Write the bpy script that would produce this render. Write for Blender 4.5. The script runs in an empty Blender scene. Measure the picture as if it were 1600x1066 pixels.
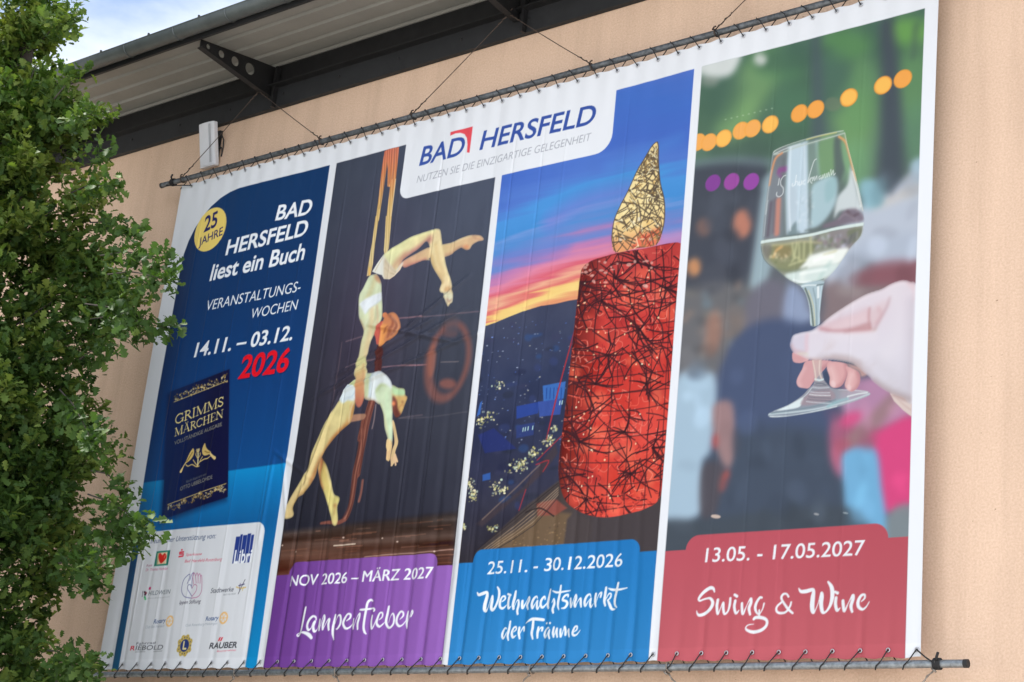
import bpy, bmesh, math, random
import numpy as np
from mathutils import Vector, Matrix

# ------------------------------------------------------------------ camera, sky, sun, exposure
scene = bpy.context.scene
COL = scene.collection
RM = np.array([[0.7737348, 0.12469709, -0.62111601],
               [0.62537567, -0.30694977, 0.71741698],
               [0.10119161, 0.94352132, 0.31548024]])      # columns: camera right, up, forward
CAM = np.array([11.41963849, -8.69272855, 1.622894])
FPX = 2777.153
cam_d = bpy.data.cameras.new('camera')
cam_d.sensor_width = 36.0
cam_d.lens = FPX / 1600 * 36
cam_d.clip_end = 6000
cam = bpy.data.objects.new('camera', cam_d)
COL.objects.link(cam)
m = Matrix.Identity(4)
for i in range(3):
    m[i][0], m[i][1], m[i][2], m[i][3] = RM[i, 0], RM[i, 1], -RM[i, 2], CAM[i]
cam.matrix_world = m
scene.camera = cam

SUN_EL, SUN_AZ = math.radians(60), math.radians(-76)       # azimuth measured from straight in front of the wall, positive to its right
world = bpy.data.worlds.new('World')
scene.world = world
world.use_nodes = True
nt = world.node_tree
nt.nodes.clear()
wo = nt.nodes.new('ShaderNodeOutputWorld')
bg = nt.nodes.new('ShaderNodeBackground')
sky = nt.nodes.new('ShaderNodeTexSky')
sky.sky_type = 'NISHITA'
sky.sun_disc = False
sky.sun_elevation = SUN_EL
sky.sun_rotation = math.pi - SUN_AZ
tc = nt.nodes.new('ShaderNodeTexCoord')
mp = nt.nodes.new('ShaderNodeMapping')
mp.inputs['Scale'].default_value = (1, 1, 2.2)
mp.inputs['Location'].default_value = (8.8, 4.1, 2.7)
nz = nt.nodes.new('ShaderNodeTexNoise')
nz.inputs['Scale'].default_value = 3.4
nz.inputs['Detail'].default_value = 7
nz.inputs['Roughness'].default_value = 0.55
rp = nt.nodes.new('ShaderNodeValToRGB')
rp.color_ramp.elements[0].position = 0.33
rp.color_ramp.elements[1].position = 0.50
mx = nt.nodes.new('ShaderNodeMix')
mx.data_type = 'RGBA'
mx.inputs['B'].default_value = (10.2, 10.5, 11.0, 1)
L = nt.links.new
# added cloud gradient, brighter right and dimmer left, to shade the cloth folds
dp = nt.nodes.new('ShaderNodeVectorMath')
dp.operation = 'DOT_PRODUCT'
dp.inputs[1].default_value = (0.88, 0.30, 0.0)
mr = nt.nodes.new('ShaderNodeMapRange')
mr.inputs['From Min'].default_value = -0.9
mr.inputs['From Max'].default_value = 0.7
mr.inputs['To Min'].default_value = 0.28
mr.inputs['To Max'].default_value = 1.75
vm = nt.nodes.new('ShaderNodeVectorMath')
vm.operation = 'SCALE'
vm.inputs[0].default_value = (9.8, 10.4, 11.4)
L(tc.outputs['Generated'], dp.inputs[0])
L(dp.outputs['Value'], mr.inputs['Value'])
L(mr.outputs['Result'], vm.inputs['Scale'])
L(vm.outputs['Vector'], mx.inputs['B'])
L(tc.outputs['Generated'], mp.inputs['Vector'])
L(mp.outputs['Vector'], nz.inputs['Vector'])
L(nz.outputs['Fac'], rp.inputs['Fac'])
L(rp.outputs['Color'], mx.inputs['Factor'])
L(sky.outputs['Color'], mx.inputs['A'])
L(mx.outputs['Result'], bg.inputs['Color'])
bg.inputs['Strength'].default_value = 0.10
L(bg.outputs['Background'], wo.inputs['Surface'])

sun_d = bpy.data.lights.new('sun', 'SUN')
sun_d.energy = 4.1
sun_d.angle = math.radians(3)
sun_d.color = (1.0, 0.95, 0.88)
sun = bpy.data.objects.new('sun', sun_d)
COL.objects.link(sun)
sdir = Vector((math.sin(SUN_AZ) * math.cos(SUN_EL), -math.cos(SUN_AZ) * math.cos(SUN_EL), math.sin(SUN_EL)))
sun.rotation_euler = sdir.to_track_quat('Z', 'Y').to_euler()
sun.location = (20, -30, 30)

scene.view_settings.view_transform = 'Standard'
scene.view_settings.look = 'None'
scene.view_settings.exposure = 0.88
scene.view_settings.gamma = 1.0
scene.view_settings.use_curve_mapping = False
scene.cycles.max_bounces = 8
scene.cycles.transparent_max_bounces = 8

# ------------------------------------------------------------------ helpers
def tag(o, label=None, cat=None, group=None, kind=None):
    if label: o['label'] = label
    if cat: o['category'] = cat
    if group: o['group'] = group
    if kind: o['kind'] = kind
    return o

def empty(name, loc, label=None, cat=None, group=None):
    o = bpy.data.objects.new(name, None)
    o.location = loc
    COL.objects.link(o)
    return tag(o, label, cat, group)

def on(px, py, Y):                      # photo pixel -> point on the plane at depth Y of the wall
    d = RM @ np.array([(px - 800) / FPX, (533 - py) / FPX, 1.0])
    return CAM + d * ((Y - CAM[1]) / d[1])

def link(name, bm_or_me, mat, parent=None, smooth=False):
    if isinstance(bm_or_me, bmesh.types.BMesh):
        me = bpy.data.meshes.new(name)
        bm_or_me.normal_update()
        bm_or_me.to_mesh(me)
        bm_or_me.free()
    else:
        me = bm_or_me
    if mat is not None:
        me.materials.append(mat)
    if smooth:
        me.shade_smooth()
    o = bpy.data.objects.new(name, me)
    COL.objects.link(o)
    if parent is not None:
        par = parent
        o.parent = par
        base = Vector((0, 0, 0))
        p = par
        while p is not None:
            base += p.location
            p = p.parent
        me.transform(Matrix.Translation(-base))
    return o

def box(bm, x0, x1, y0, y1, z0, z1):
    vs = [bm.verts.new((x, y, z)) for x in (x0, x1) for y in (y0, y1) for z in (z0, z1)]
    for f in ((0, 1, 3, 2), (4, 6, 7, 5), (0, 4, 5, 1), (2, 3, 7, 6), (0, 2, 6, 4), (1, 5, 7, 3)):
        bm.faces.new([vs[i] for i in f])

def tube(bm, pts, r, n=8, cap=True, closed=False):
    pts = [Vector(p) for p in pts]
    rr = r if isinstance(r, (list, tuple)) else [r] * len(pts)
    rings = []
    up = Vector((0.13, 0.21, 0.97))
    for i, p in enumerate(pts):
        if closed:
            t = pts[(i + 1) % len(pts)] - pts[i - 1]
        else:
            t = pts[min(i + 1, len(pts) - 1)] - pts[max(i - 1, 0)]
        t.normalize()
        u = up - t * up.dot(t)
        if u.length < 1e-3:
            u = Vector((1, 0, 0)) - t * t.x
        u.normalize()
        v = t.cross(u)
        up = u
        rings.append([bm.verts.new(p + (u * math.cos(a) + v * math.sin(a)) * rr[i])
                      for a in [2 * math.pi * k / n for k in range(n)]])
    cnt = len(rings) if closed else len(rings) - 1
    for i in range(cnt):
        a, b = rings[i], rings[(i + 1) % len(rings)]
        for k in range(n):
            bm.faces.new((a[k], a[(k + 1) % n], b[(k + 1) % n], b[k]))
    if cap and not closed:
        bm.faces.new(rings[0][::-1])
        bm.faces.new(rings[-1])

def prism_x(bm, prof, x0, x1):          # closed (y,z) profile swept along X
    a = [bm.verts.new((x0, y, z)) for y, z in prof]
    b = [bm.verts.new((x1, y, z)) for y, z in prof]
    n = len(prof)
    for i in range(n):
        bm.faces.new((a[i], a[(i + 1) % n], b[(i + 1) % n], b[i]))
    bm.faces.new(a[::-1])
    bm.faces.new(b)
    bmesh.ops.recalc_face_normals(bm, faces=bm.faces)

def mat(name, col, rough=0.6, metal=0.0, bump=0.0, bscale=60, var=0.0, vscale=5, spec=0.5, bdist=0.01):
    M = bpy.data.materials.new(name)
    M.use_nodes = True
    t = M.node_tree
    b = t.nodes['Principled BSDF']
    b.inputs['Base Color'].default_value = (*col, 1)
    b.inputs['Roughness'].default_value = rough
    b.inputs['Metallic'].default_value = metal
    b.inputs['Specular IOR Level'].default_value = spec
    co = t.nodes.new('ShaderNodeTexCoord')
    if var > 0:
        n = t.nodes.new('ShaderNodeTexNoise')
        n.inputs['Scale'].default_value = vscale
        n.inputs['Detail'].default_value = 6
        n.inputs['Roughness'].default_value = 0.65
        r = t.nodes.new('ShaderNodeValToRGB')
        r.color_ramp.elements[0].position = 0.3
        r.color_ramp.elements[1].position = 0.7
        r.color_ramp.elements[0].color = (*[c * (1 - var) for c in col], 1)
        r.color_ramp.elements[1].color = (*[min(1, c * (1 + var)) for c in col], 1)
        t.links.new(co.outputs['Object'], n.inputs['Vector'])
        t.links.new(n.outputs['Fac'], r.inputs['Fac'])
        t.links.new(r.outputs['Color'], b.inputs['Base Color'])
    if bump > 0:
        n = t.nodes.new('ShaderNodeTexNoise')
        n.inputs['Scale'].default_value = bscale
        n.inputs['Detail'].default_value = 5
        n.inputs['Roughness'].default_value = 0.6
        bp = t.nodes.new('ShaderNodeBump')
        bp.inputs['Strength'].default_value = bump
        bp.inputs['Distance'].default_value = bdist
        t.links.new(co.outputs['Object'], n.inputs['Vector'])
        t.links.new(n.outputs['Fac'], bp.inputs['Height'])
        t.links.new(bp.outputs['Normal'], b.inputs['Normal'])
    return M

M_STEEL = mat('black_steel', (0.012, 0.012, 0.013), 0.55, var=0.3, vscale=9, bump=0.15, bscale=40, bdist=0.003, spec=0.3)
M_STEEL2 = mat('charcoal_steel', (0.019, 0.020, 0.022), 0.6, var=0.2, vscale=6, bump=0.15, bscale=40, bdist=0.003, spec=0.3)
M_GUTTER = mat('weathered_zinc', (0.085, 0.098, 0.10), 0.45, 0.3, var=0.25, vscale=4)
M_SOFFIT = mat('grey_sheet_metal', (0.225, 0.22, 0.20), 0.55, 0.0, var=0.08, vscale=3)
M_ROOF = mat('roof_sheet', (0.12, 0.12, 0.12), 0.6)
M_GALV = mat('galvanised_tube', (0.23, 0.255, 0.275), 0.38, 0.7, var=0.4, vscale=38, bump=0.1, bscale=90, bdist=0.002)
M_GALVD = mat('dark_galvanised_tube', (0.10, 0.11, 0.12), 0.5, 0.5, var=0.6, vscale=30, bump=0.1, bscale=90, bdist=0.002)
M_CORD = mat('black_cord', (0.012, 0.012, 0.014), 0.8)
M_WIRE = mat('rusty_wire', (0.07, 0.05, 0.04), 0.6, 0.4, var=0.4, vscale=25)
M_WIRE2 = mat('bright_wire', (0.25, 0.22, 0.19), 0.5, 0.5, var=0.3, vscale=25)
M_EYE = mat('eyelet_metal', (0.5, 0.5, 0.52), 0.35, 0.9)
M_PLAST = mat('pale_plastic', (0.60, 0.61, 0.64), 0.4, var=0.05, vscale=6)
M_PLAST2 = mat('grey_plastic', (0.36, 0.37, 0.39), 0.45)

# ------------------------------------------------------------------ setting
bm = bmesh.new()
N = 40
gr = [[bm.verts.new((-400 + 800 * i / N, -400 + 800 * j / N, 0)) for j in range(N + 1)] for i in range(N + 1)]
for i in range(N):
    for j in range(N):
        bm.faces.new((gr[i][j], gr[i + 1][j], gr[i + 1][j + 1], gr[i][j + 1]))
M_GROUND = mat('paving', (0.45, 0.43, 0.40), 0.85, var=0.2, vscale=1.5, bump=0.3, bscale=12)
tag(link('ground', bm, M_GROUND), kind='structure')

# building ---------------------------------------------------------
bld = empty('building', (3, 0.15, 0), 'peach rendered building with a dark steel eaves band behind the big banner', 'building')
# render (stucco) material with a fine grain, faint streaks and stains
M_WALL = bpy.data.materials.new('peach_stucco')
M_WALL.use_nodes = True
t = M_WALL.node_tree
b = t.nodes['Principled BSDF']
b.inputs['Roughness'].default_value = 0.92
b.inputs['Specular IOR Level'].default_value = 0.2
co = t.nodes.new('ShaderNodeTexCoord')
def noise(scale, detail=5, rough=0.6, vec=None):
    n = t.nodes.new('ShaderNodeTexNoise')
    n.inputs['Scale'].default_value = scale
    n.inputs['Detail'].default_value = detail
    n.inputs['Roughness'].default_value = rough
    t.links.new(vec if vec is not None else co.outputs['Object'], n.inputs['Vector'])
    return n
def ramp(fac, stops):
    r = t.nodes.new('ShaderNodeValToRGB')
    e = r.color_ramp.elements
    while len(e) < len(stops):
        e.new(0.5)
    for el, (p, c) in zip(e, stops):
        el.position = p
        el.color = c if len(c) == 4 else (*c, 1)
    t.links.new(fac, r.inputs['Fac'])
    return r
def mul(a, bb):
    x = t.nodes.new('ShaderNodeMix')
    x.data_type = 'RGBA'
    x.blend_type = 'MULTIPLY'
    x.inputs['Factor'].default_value = 1
    t.links.new(a, x.inputs['A'])
    t.links.new(bb, x.inputs['B'])
    return x.outputs['Result']
fine = noise(75, 3, 0.7)
big = noise(0.7, 4)
mps = t.nodes.new('ShaderNodeMapping')
mps.inputs['Scale'].default_value = (3.0, 1, 0.22)
t.links.new(co.outputs['Object'], mps.inputs['Vector'])
streak = noise(1.6, 5, 0.6, mps.outputs['Vector'])
specks = noise(34, 2, 0.5)
c1 = ramp(fine.outputs['Fac'], [(0.30, (0.61, 0.425, 0.305)), (0.64, (0.725, 0.53, 0.395))])
c2 = ramp(big.outputs['Fac'], [(0.3, (0.90, 0.895, 0.89)), (0.7, (1, 1, 1))])
c3 = ramp(streak.outputs['Fac'], [(0.28, (0.86, 0.85, 0.84)), (0.55, (1, 1, 1))])
c4 = ramp(specks.outputs['Fac'], [(0.22, (0.5, 0.45, 0.4)), (0.27, (1, 1, 1))])
t.links.new(mul(mul(mul(c1.outputs['Color'], c2.outputs['Color']), c3.outputs['Color']), c4.outputs['Color']), b.inputs['Base Color'])
bp = t.nodes.new('ShaderNodeBump')
bp.inputs['Strength'].default_value = 0.55
bp.inputs['Distance'].default_value = 0.008
gn = noise(60, 4, 0.75)
t.links.new(gn.outputs['Fac'], bp.inputs['Height'])
t.links.new(bp.outputs['Normal'], b.inputs['Normal'])

BX0, BX1, BY1 = -14.0, 18.0, 12.0
bm = bmesh.new()
box(bm, BX0, BX1, 0.15, BY1, -0.05, 8.05)
link('wall', bm, M_WALL, bld)
# two-step steel band under the roof: a lower plate with a flange lip and a recessed upper web
bm = bmesh.new()
box(bm, BX0, BX1, 0.105, 0.149, 7.935, 8.118)
link('fascia_plate', bm, M_STEEL2, bld)
bm = bmesh.new()
bmesh.ops.create_uvsphere(bm, u_segments=8, v_segments=5, radius=0.013, matrix=Matrix.Diagonal((1, 0.6, 1, 1)))
bolt_me = bpy.data.meshes.new('plate_bolt'); bm.to_mesh(bolt_me); bm.free(); bolt_me.materials.append(M_STEEL); bolt_me.shade_smooth()
def rep(name, me, parent, loc):            # one more copy of a repeated part (loc in world metres)
    o = bpy.data.objects.new(name, me)
    COL.objects.link(o)
    o.parent = parent
    base, p = Vector((0, 0, 0)), parent
    while p is not None:
        base += p.location; p = p.parent
    o.location = Vector(loc) - base
    return o
for i in range(16):
    rep('plate_bolt', bolt_me, bld, (-2.27 + i * 0.655, 0.104, 8.045))
bm = bmesh.new()
prism_x(bm, [(0.04, 8.118), (0.149, 8.118), (0.149, 8.40), (0.125, 8.40), (0.125, 8.132), (0.04, 8.132)], BX0, BX1)
link('eaves_girder', bm, M_STEEL, bld)
# soffit: trapezoid sheet whose ribs run along the eaves
prof = []
yo, zo, yi, zi = -0.72, 8.212, 0.124, 8.338
n_rib = 4
for k in range(n_rib):
    for f, d in ((0.0, 0), (0.60, 0), (0.66, 0.022), (0.86, 0.022), (0.92, 0)):
        s = (k + f) / n_rib
        prof.append((yo + (yi - yo) * s, zo + (zi - zo) * s + d))
prof.append((yi, zi))
top = [(y, z + 0.012) for y, z in prof[::-1]]
bm = bmesh.new()
prism_x(bm, prof + top, BX0, BX1)
link('roof_soffit', bm, M_SOFFIT, bld)
bm = bmesh.new()
box(bm, BX0, BX1, -0.745, -0.722, 8.185, 8.30)
link('eaves_board', bm, M_STEEL2, bld)
bm = bmesh.new()
prism_x(bm, [(-0.78, 8.305), (-0.74, 8.285), (yi, 8.40), (BY1, 9.9), (BY1, 9.99), (-0.76, 8.335)], BX0, BX1)
link('roof', bm, M_ROOF, bld)
# gutter with joints and clips
gy, gz, grd = -0.815, 8.262, 0.068
bm = bmesh.new()
arc = [(gy + grd * math.cos(a), gz + grd * math.sin(a)) for a in [math.pi + math.pi * k / 14 for k in range(15)]]
arc = [(gy - grd - 0.006, gz + 0.012), (gy - grd + 0.004, gz + 0.014)] + [arc[0]] + arc[1:]
arc_in = [(gy + (grd - 0.006) * math.cos(a), gz + (grd - 0.006) * math.sin(a)) for a in [2 * math.pi - math.pi * k / 14 for k in range(15)]]
prism_x(bm, arc + arc_in, BX0, BX1)
gut = link('gutter', bm, M_GUTTER, bld, True)
gut.data.set_sharp_from_angle(angle=math.radians(40))
bmj, bmc = bmesh.new(), bmesh.new()
ring = [(0, (grd + 0.003) * math.cos(a), (grd + 0.003) * math.sin(a)) for a in [math.pi + math.pi * k / 12 for k in range(13)]]
tube(bmj, ring, 0.0045, 6)
box(bmc, 0, 0.012, -grd - 0.004, -grd + 0.012, 0.012, 0.034)
jm = bpy.data.meshes.new('gutter_joint'); bmj.to_mesh(jm); bmj.free(); jm.materials.append(M_GUTTER)
cm_ = bpy.data.meshes.new('gutter_clip'); bmc.to_mesh(cm_); bmc.free(); cm_.materials.append(M_STEEL2)
for i in range(14):
    x = -2.4 + i * 0.62
    rep('gutter_joint', jm, gut, (x, gy, gz))
    rep('gutter_clip', cm_, gut, (x + 0.3, gy, gz))

def plate_with_holes(outer, holes, x, th):     # plate in the YZ plane with round holes
    cu = bpy.data.curves.new('tmp', 'CURVE')
    cu.dimensions = '2D'
    cu.fill_mode = 'BOTH'
    cu.extrude = th / 2
    for pts in [outer] + [[(cy + r * math.cos(2 * math.pi * k / 24), cz + r * math.sin(2 * math.pi * k / 24)) for k in range(24)] for cy, cz, r in holes]:
        sp = cu.splines.new('POLY')
        sp.points.add(len(pts) - 1)
        for q, (y, z) in zip(sp.points, pts):
            q.co = (y, z, 0, 1)
        sp.use_cyclic_u = True
    ob = bpy.data.objects.new('tmp', cu)
    me = bpy.data.meshes.new_from_object(ob)
    bpy.data.objects.remove(ob)
    bpy.data.curves.remove(cu)
    me.transform(Matrix.Translation((x, 0, 0)) @ Matrix(((0, 0, 1, 0), (1, 0, 0, 0), (0, 1, 0, 0), (0, 0, 0, 1))))
    return me
first = True
for x in (-1.83, 0.85, 3.53, 6.21, 8.89):
    me = plate_with_holes([(-0.70, 8.205), (-0.70, 8.140), (-0.05, 8.06), (0.10, 8.05), (0.10, 8.325), (-0.05, 8.305)],
                          [(-0.62, 8.178, 0.022), (-0.475, 8.178, 0.033), (-0.325, 8.183, 0.042), (-0.16, 8.19, 0.052)], x, 0.012)
    br = link('roof_bracket', me, M_STEEL, bld)
    bm = bmesh.new()
    prism_x(bm, [(-0.70, 8.139), (-0.05, 8.059), (0.09, 8.049), (0.09, 8.041), (-0.05, 8.051), (-0.70, 8.131)], x - 0.03, x + 0.03)
    link('flange', bm, M_STEEL, br)
    bm = bmesh.new()
    box(bm, x + 0.06, x + 0.085, 0.06, 0.104, 7.93, 8.30)
    link('stiffener', bm, M_STEEL, bld)
# ------------------------------------------------------------------ the printed cloth, drawn in metres on its own plane
BW, BH, Z0 = 7.0, 4.114, 3.25             # banner size and height of its lower edge
GS = 0.0046                               # grid step of the cloth
NX, NZ = int(round(BW / GS)) + 1, int(round(BH / GS)) + 1
SX, SZ = (NX - 1) / BW, (NZ - 1) / BH
GX, GZ = np.meshgrid(np.linspace(0, BW, NX), np.linspace(0, BH, NZ))      # metres
CV = np.empty((NZ, NX, 3), np.float32)
LAB = np.zeros((NZ, NX), np.int16)
PARTS = [('banner_cloth', None, None)]     # (name, label, parent part index)

def white_ref(x):
    s = np.clip(x / 7.0, 0, 1)[..., None]
    return np.array([209, 213, 220.]) * (1 - s) + np.array([238, 241, 249.]) * s
CV[:] = white_ref(GX)

def part(name, parent=None, label=None):
    PARTS.append((name, label, parent))
    return len(PARTS) - 1

def P(pts):                                # photo pixels -> metres on the cloth
    out = []
    for p in pts:
        w = on(p[0], p[1], 0.0)
        out.append((w[0], w[2] - Z0))
    return np.array(out)
class Zm:                                  # coordinates measured on an enlarged crop of the photograph
    def __init__(s, ox, oy, k): s.o = (ox, oy, k)
    def __call__(s, *pts): return [(s.o[0] + p[0] / s.o[2], s.o[1] + p[1] / s.o[2]) for p in pts]
    def w(s, pts): return [(s.o[0] + p[0] / s.o[2], s.o[1] + p[1] / s.o[2], p[2] / s.o[2]) for p in pts]

def mpp(p):                                # metres on the cloth per photo pixel near p
    a, b2, c = P([p, (p[0] + 4, p[1]), (p[0], p[1] + 4)])
    return math.sqrt(abs((b2[0] - a[0]) * (c[1] - a[1]) - (b2[1] - a[1]) * (c[0] - a[0]))) / 4

def catmull(pts, closed, n=5):
    p = np.array(pts, float)
    k = len(p)
    if k < 3: return p
    out = []
    for i in range(k if closed else k - 1):
        if closed:
            p0, p1, p2, p3 = p[i - 1], p[i], p[(i + 1) % k], p[(i + 2) % k]
        else:
            p0, p1, p2, p3 = p[max(i - 1, 0)], p[i], p[i + 1], p[min(i + 2, k - 1)]
        for j in range(n):
            u = j / n
            out.append(0.5 * (2 * p1 + (p2 - p0) * u + (2 * p0 - 5 * p1 + 4 * p2 - p3) * u * u + (3 * p1 - p0 - 3 * p2 + p3) * u ** 3))
    if not closed: out.append(p[-1])
    return np.array(out)

def bbox(pts, pad):
    x0, z0 = pts.min(0) - pad
    x1, z1 = pts.max(0) + pad
    i0, i1 = max(0, int(x0 * SX)), min(NX, int(x1 * SX) + 2)
    j0, j1 = max(0, int(z0 * SZ)), min(NZ, int(z1 * SZ) + 2)
    if i1 <= i0 or j1 <= j0: return None
    return slice(j0, j1), slice(i0, i1)

def poly_alpha(mp_, soft):                 # mp_: metres; soft: metres
    sl = bbox(mp_, soft)
    if sl is None: return None, None
    X, Zz = GX[sl], GZ[sl]
    d2 = np.full(X.shape, 1e9)
    ins = np.zeros(X.shape, bool)
    n = len(mp_)
    for i in range(n):
        ax, az = mp_[i]
        bx, bz = mp_[(i + 1) % n]
        ex, ez = bx - ax, bz - az
        l2 = ex * ex + ez * ez
        if l2 < 1e-14: continue
        tt = np.clip(((X - ax) * ex + (Zz - az) * ez) / l2, 0, 1)
        d2 = np.minimum(d2, (X - ax - tt * ex) ** 2 + (Zz - az - tt * ez) ** 2)
        if abs(ez) > 1e-12:
            ins ^= ((az > Zz) != (bz > Zz)) & (X < ex * (Zz - az) / ez + ax)
    sd = np.sqrt(d2)
    sd[ins] *= -1
    a = np.clip(0.5 - sd / soft, 0, 1)
    if soft > 0.02: a = a * a * (3 - 2 * a)
    return sl, a

def comp(sl, a, col, clip=None, lab=None):
    if sl is None: return
    if clip is not None: a = a * clip[sl]
    if callable(col): col = col(GX[sl], GZ[sl])
    c = np.asarray(col, np.float32)
    CV[sl] = CV[sl] * (1 - a[..., None]) + c * a[..., None]
    if lab is not None:
        L_ = LAB[sl]
        L_[a > 0.5] = lab

def fill(px, col, soft=1.0, alpha=1.0, clip=None, lab=None, spline=True, metric=False, want=False):
    if metric:
        mp_ = np.array(px, float); s = 0.0052
    else:
        mp_ = P(px); s = mpp(px[0])
    if spline: mp_ = catmull(mp_, True)
    sl, a = poly_alpha(mp_, max(soft * s, GS * 1.2))
    if sl is None: return None
    comp(sl, a * alpha, col, clip, lab)
    if want:
        mk = np.zeros((NZ, NX), np.float32)
        mk[sl] = a if clip is None else a * clip[sl]
        return mk

def stroke(px, col, width=None, soft=1.0, alpha=1.0, clip=None, lab=None, spline=True, metric=False, n=4):
    """px: [(x,y)] with a width, or [(x,y,w)] full widths, all in photo pixels (or metres)"""
    px = [tuple(p) for p in px]
    if len(px[0]) == 2: px = [(p[0], p[1], width) for p in px]
    if metric:
        q = np.array(px, float); s = 0.0052
    else:
        s = mpp(px[0][:2])
        q = np.c_[P([p[:2] for p in px]), [p[2] * s for p in px]]
    if spline and len(q) > 2: q = catmull(q, False, n)
    soft_m = max(soft * s, GS * 1.2)
    sl = bbox(q[:, :2], q[:, 2].max() / 2 + soft_m)
    if sl is None: return
    X, Zz = GX[sl], GZ[sl]
    sd = np.full(X.shape, 1e9)
    pad = q[:, 2].max() / 2 + soft_m * 1.5
    for i in range(len(q) - 1):
        (ax, az, aw), (bx, bz, bw) = q[i], q[i + 1]
        ex, ez = bx - ax, bz - az
        l2 = max(ex * ex + ez * ez, 1e-14)
        lo = np.array([[min(ax, bx), min(az, bz)], [max(ax, bx), max(az, bz)]])
        i0 = max(0, int((lo[0, 0] - pad - X[0, 0]) * SX)); i1 = int((lo[1, 0] + pad - X[0, 0]) * SX) + 2
        j0 = max(0, int((lo[0, 1] - pad - Zz[0, 0]) * SZ)); j1 = int((lo[1, 1] + pad - Zz[0, 0]) * SZ) + 2
        s2 = (slice(j0, max(j0, j1)), slice(i0, max(i0, i1)))
        xx, zz = X[s2], Zz[s2]
        if xx.size == 0: continue
        tt = np.clip(((xx - ax) * ex + (zz - az) * ez) / l2, 0, 1)
        d = np.sqrt((xx - ax - tt * ex) ** 2 + (zz - az - tt * ez) ** 2) - 0.5 * (aw + (bw - aw) * tt)
        sd[s2] = np.minimum(sd[s2], d)
    a = np.clip(0.5 - sd / soft_m, 0, 1)
    comp(sl, a * alpha, col, clip, lab)

def ell(c, rx, ry, ang=0.0, n=20):         # ellipse in photo pixels
    ca, sa = math.cos(ang), math.sin(ang)
    return [(c[0] + rx * math.cos(t) * ca - ry * math.sin(t) * sa, c[1] + rx * math.cos(t) * sa + ry * math.sin(t) * ca)
            for t in [2 * math.pi * k / n for k in range(n)]]
def blob(c, rx, ry, col, ang=0.0, soft=None, alpha=1.0, clip=None, lab=None):
    soft = min(rx, ry) * 1.3 if soft is None else soft
    fill(ell(c, rx, ry, ang, 12), col, soft, alpha, clip, lab)
def circ(cx, cz, r, n=32):
    return [(cx + r * math.cos(2 * math.pi * k / n), cz + r * math.sin(2 * math.pi * k / n)) for k in range(n)]

_rs = np.random.RandomState(7)
def vnoise(cx, cz, seed=0, octv=3):        # value noise; cells of cx by cz metres
    rs = np.random.RandomState(seed)
    out = np.zeros((NZ, NX), np.float32)
    amp, tot = 1.0, 0.0
    for o in range(octv):
        nx, nz2 = int(BW / cx) + 3, int(BH / cz) + 3
        g = rs.rand(nz2, nx).astype(np.float32)
        fx, fz = GX[0] / cx, GZ[:, 0] / cz
        ix, iz = fx.astype(int), fz.astype(int)
        ux, uz = fx - ix, fz - iz
        ux = (ux * ux * (3 - 2 * ux)).astype(np.float32); uz = (uz * uz * (3 - 2 * uz)).astype(np.float32)
        r0 = g[:, ix] * (1 - ux) + g[:, ix + 1] * ux
        out += amp * (r0[iz] * (1 - uz)[:, None] + r0[iz + 1] * uz[:, None])
        tot += amp
        amp *= 0.5; cx /= 2; cz /= 2
    return out / tot

def ramp1(v, stops):                       # colour stops along v
    xs = [s[0] for s in stops]
    return np.stack([np.interp(v, xs, [s[1][k] for s in stops]) for k in range(3)], -1)

def rrect(x0, x1, z0, z1, r_tl=0, r_tr=0, r_br=0, r_bl=0):
    pts = []
    for cx, cz, r, a0 in ((x0, z1, r_tl, 180), (x1, z1, r_tr, 90), (x1, z0, r_br, 0), (x0, z0, r_bl, -90)):
        sx = 1 if cx == x0 else -1
        sz = 1 if cz == z0 else -1
        if r == 0: pts.append((cx, cz)); continue
        for k in range(9):
            a = math.radians(a0 - 90 * k / 8)
            pts.append((cx + sx * r + r * math.cos(a), cz + sz * r + r * math.sin(a)))
    return pts

# ---- lettering from the built-in font, turned into coverage on the cloth
_capH = None
def text_tris(s, off, space=1.0):
    cu = bpy.data.curves.new('tmp_text', 'FONT')
    cu.body = s
    cu.offset = off
    cu.space_character = space
    cu.resolution_u = 5
    ob = bpy.data.objects.new('tmp_text', cu)
    me = bpy.data.meshes.new_from_object(ob)
    me.calc_loop_triangles()
    v = np.empty(len(me.vertices) * 3); me.vertices.foreach_get('co', v); v = v.reshape(-1, 3)[:, :2]
    tr = np.empty(len(me.loop_triangles) * 3, np.int32); me.loop_triangles.foreach_get('vertices', tr)
    bpy.data.objects.remove(ob); bpy.data.curves.remove(cu); bpy.data.meshes.remove(me)
    return v, tr.reshape(-1, 3)

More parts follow.
